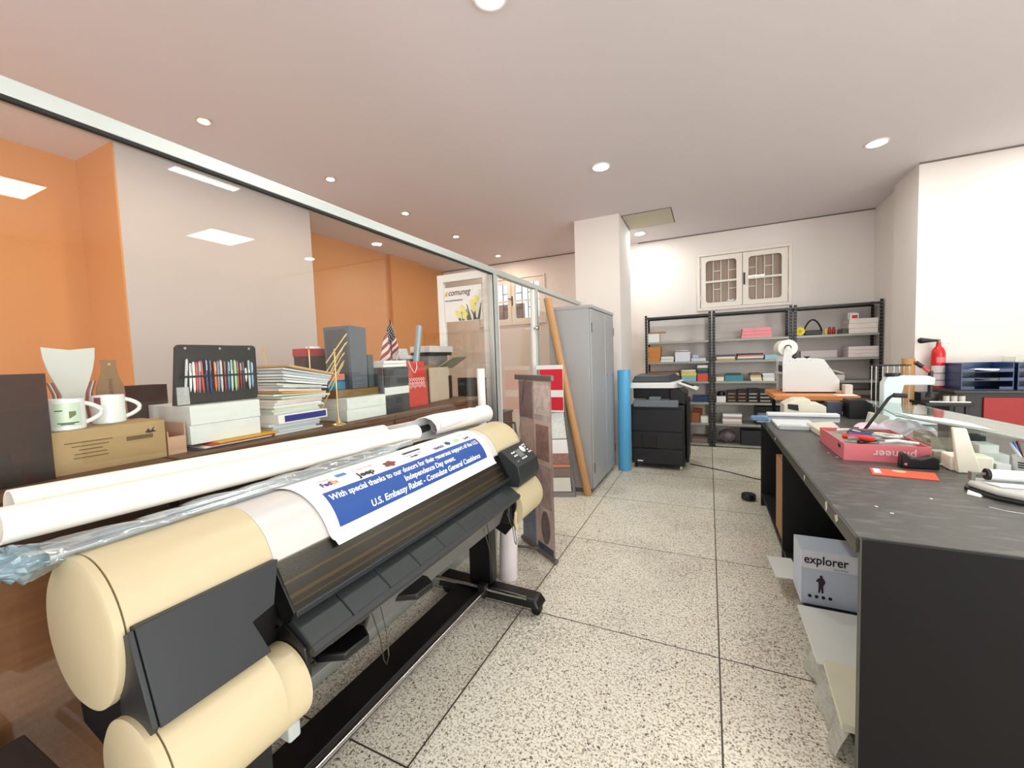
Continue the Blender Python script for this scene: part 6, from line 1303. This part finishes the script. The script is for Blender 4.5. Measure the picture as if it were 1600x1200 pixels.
MB(t).sheet(lambda u, v: Vector((EX+.0538*math.cos(-PI*.93+PI*.86*v), EY+.0538*math.sin(-PI*.93+PI*.86*v), 1.005+.20*u)), 1, 20, .0008).build('white_label', mat('wrap_white', (222, 214, 214), rough=.5), smooth=True)
for z_ in (1.125, 1.055): MB(t).sheet(lambda u, v: Vector((EX+.0550*math.cos(-PI*.93+PI*.86*v), EY+.0550*math.sin(-PI*.93+PI*.86*v), z_+.010*u)), 1, 20, .0006).build('label_stripe', mat('stripe_mauve', (170, 110, 110), rough=.5))
MB(t).sheet(lambda u, v: Vector((EX+.0538*math.cos(-PI*.68+PI*.40*v), EY+.0538*math.sin(-PI*.68+PI*.40*v), 1.235+.055*u)), 1, 12, .0006).build('instruction_print', mat('faded_print', (220, 120, 118), rough=.5), smooth=True)
MB(t).cyl((EX, EY, 1.43), (EX, EY, 1.47), .016).build('valve', mat('valve_brass', (120, 104, 78), rough=.3, metal=.7), smooth=True)
MB(t).hexa([(EX+.0, EY-.010, 1.465), (EX+.11, EY-.010, 1.505), (EX+.11, EY+.010, 1.505), (EX, EY+.010, 1.465), (EX, EY-.010, 1.470), (EX+.11, EY-.010, 1.511), (EX+.11, EY+.010, 1.511), (EX, EY+.010, 1.472)]).build('squeeze_lever', chrome)
MB(t).hexa([(EX+.01, EY-.010, 1.452), (EX+.105, EY-.010, 1.420), (EX+.105, EY+.010, 1.420), (EX+.01, EY+.010, 1.452), (EX+.01, EY-.010, 1.458), (EX+.105, EY-.010, 1.427), (EX+.105, EY+.010, 1.427), (EX+.01, EY+.010, 1.458)]).build('carry_handle', chrome)
MB(t).lathe([(.012, 0), (.016, .04), (.026, .10), (.030, .125), (.020, .142)], (EX-.012, EY, 1.458), 24, (-1, 0, .04)).build('horn', satin_black, smooth=True)
MB(t).box(EX-.02, EX+.02, EY+.05, 5.689, 1.28, 1.31).build('wall_bracket', black)
MB(t).tube([(EX+.018, EY-.03, 1.45), (EX+.06, EY-.05, 1.42)], .002, 6).build('safety_pin', chrome)
# small cans beside the cabinet top
for k in range(3):
    x = 1.885+.05*k
    t = thing('small_can', f'small pale can with a dark lid beside the blue trays, {["left", "middle", "right"][k]} of three', 'can', (x, 4.90, .905), 'small pale cans')
    MB(t).cyl((x, 4.90, .9055), (x, 4.90, .965), .021).build('can', mat('can_pale', (206, 198, 190), rough=.4), smooth=True); MB(t).cyl((x, 4.90, .965), (x, 4.90, .975), .022).build('lid', ink, smooth=True)
t = thing('side_table', 'dark side table behind the glass sheet carrying the small cans', 'table', (1.88, 5.0, 0))
MB(t).box(1.72, 2.03, 4.82, 5.15, .88, .905).build('table_top', black, bevel=.003)
for x in (1.75, 2.0):
    for y in (4.85, 5.12): MB(t).box(x-.015, x+.015, y-.015, y+.015, 0, .88).build('leg', black)
MB().tube([(1.76, 4.86, .913), (1.88, 4.85, .913), (2.02, 4.85, .913)], .007, 8).build('white_pipe', mat('pipe_white', (222, 220, 214), rough=.4), 'thin white pipe lying on the dark side table', smooth=True, cat='pipe')
card_box('black_tool_box', 1.74, 1.86, 4.97, 5.10, .9055, .985, satin_black, 'black tool box on the dark side table left of the cans', 'box')

for o in bpy.data.objects:
    if '_o' in o: del o['_o']
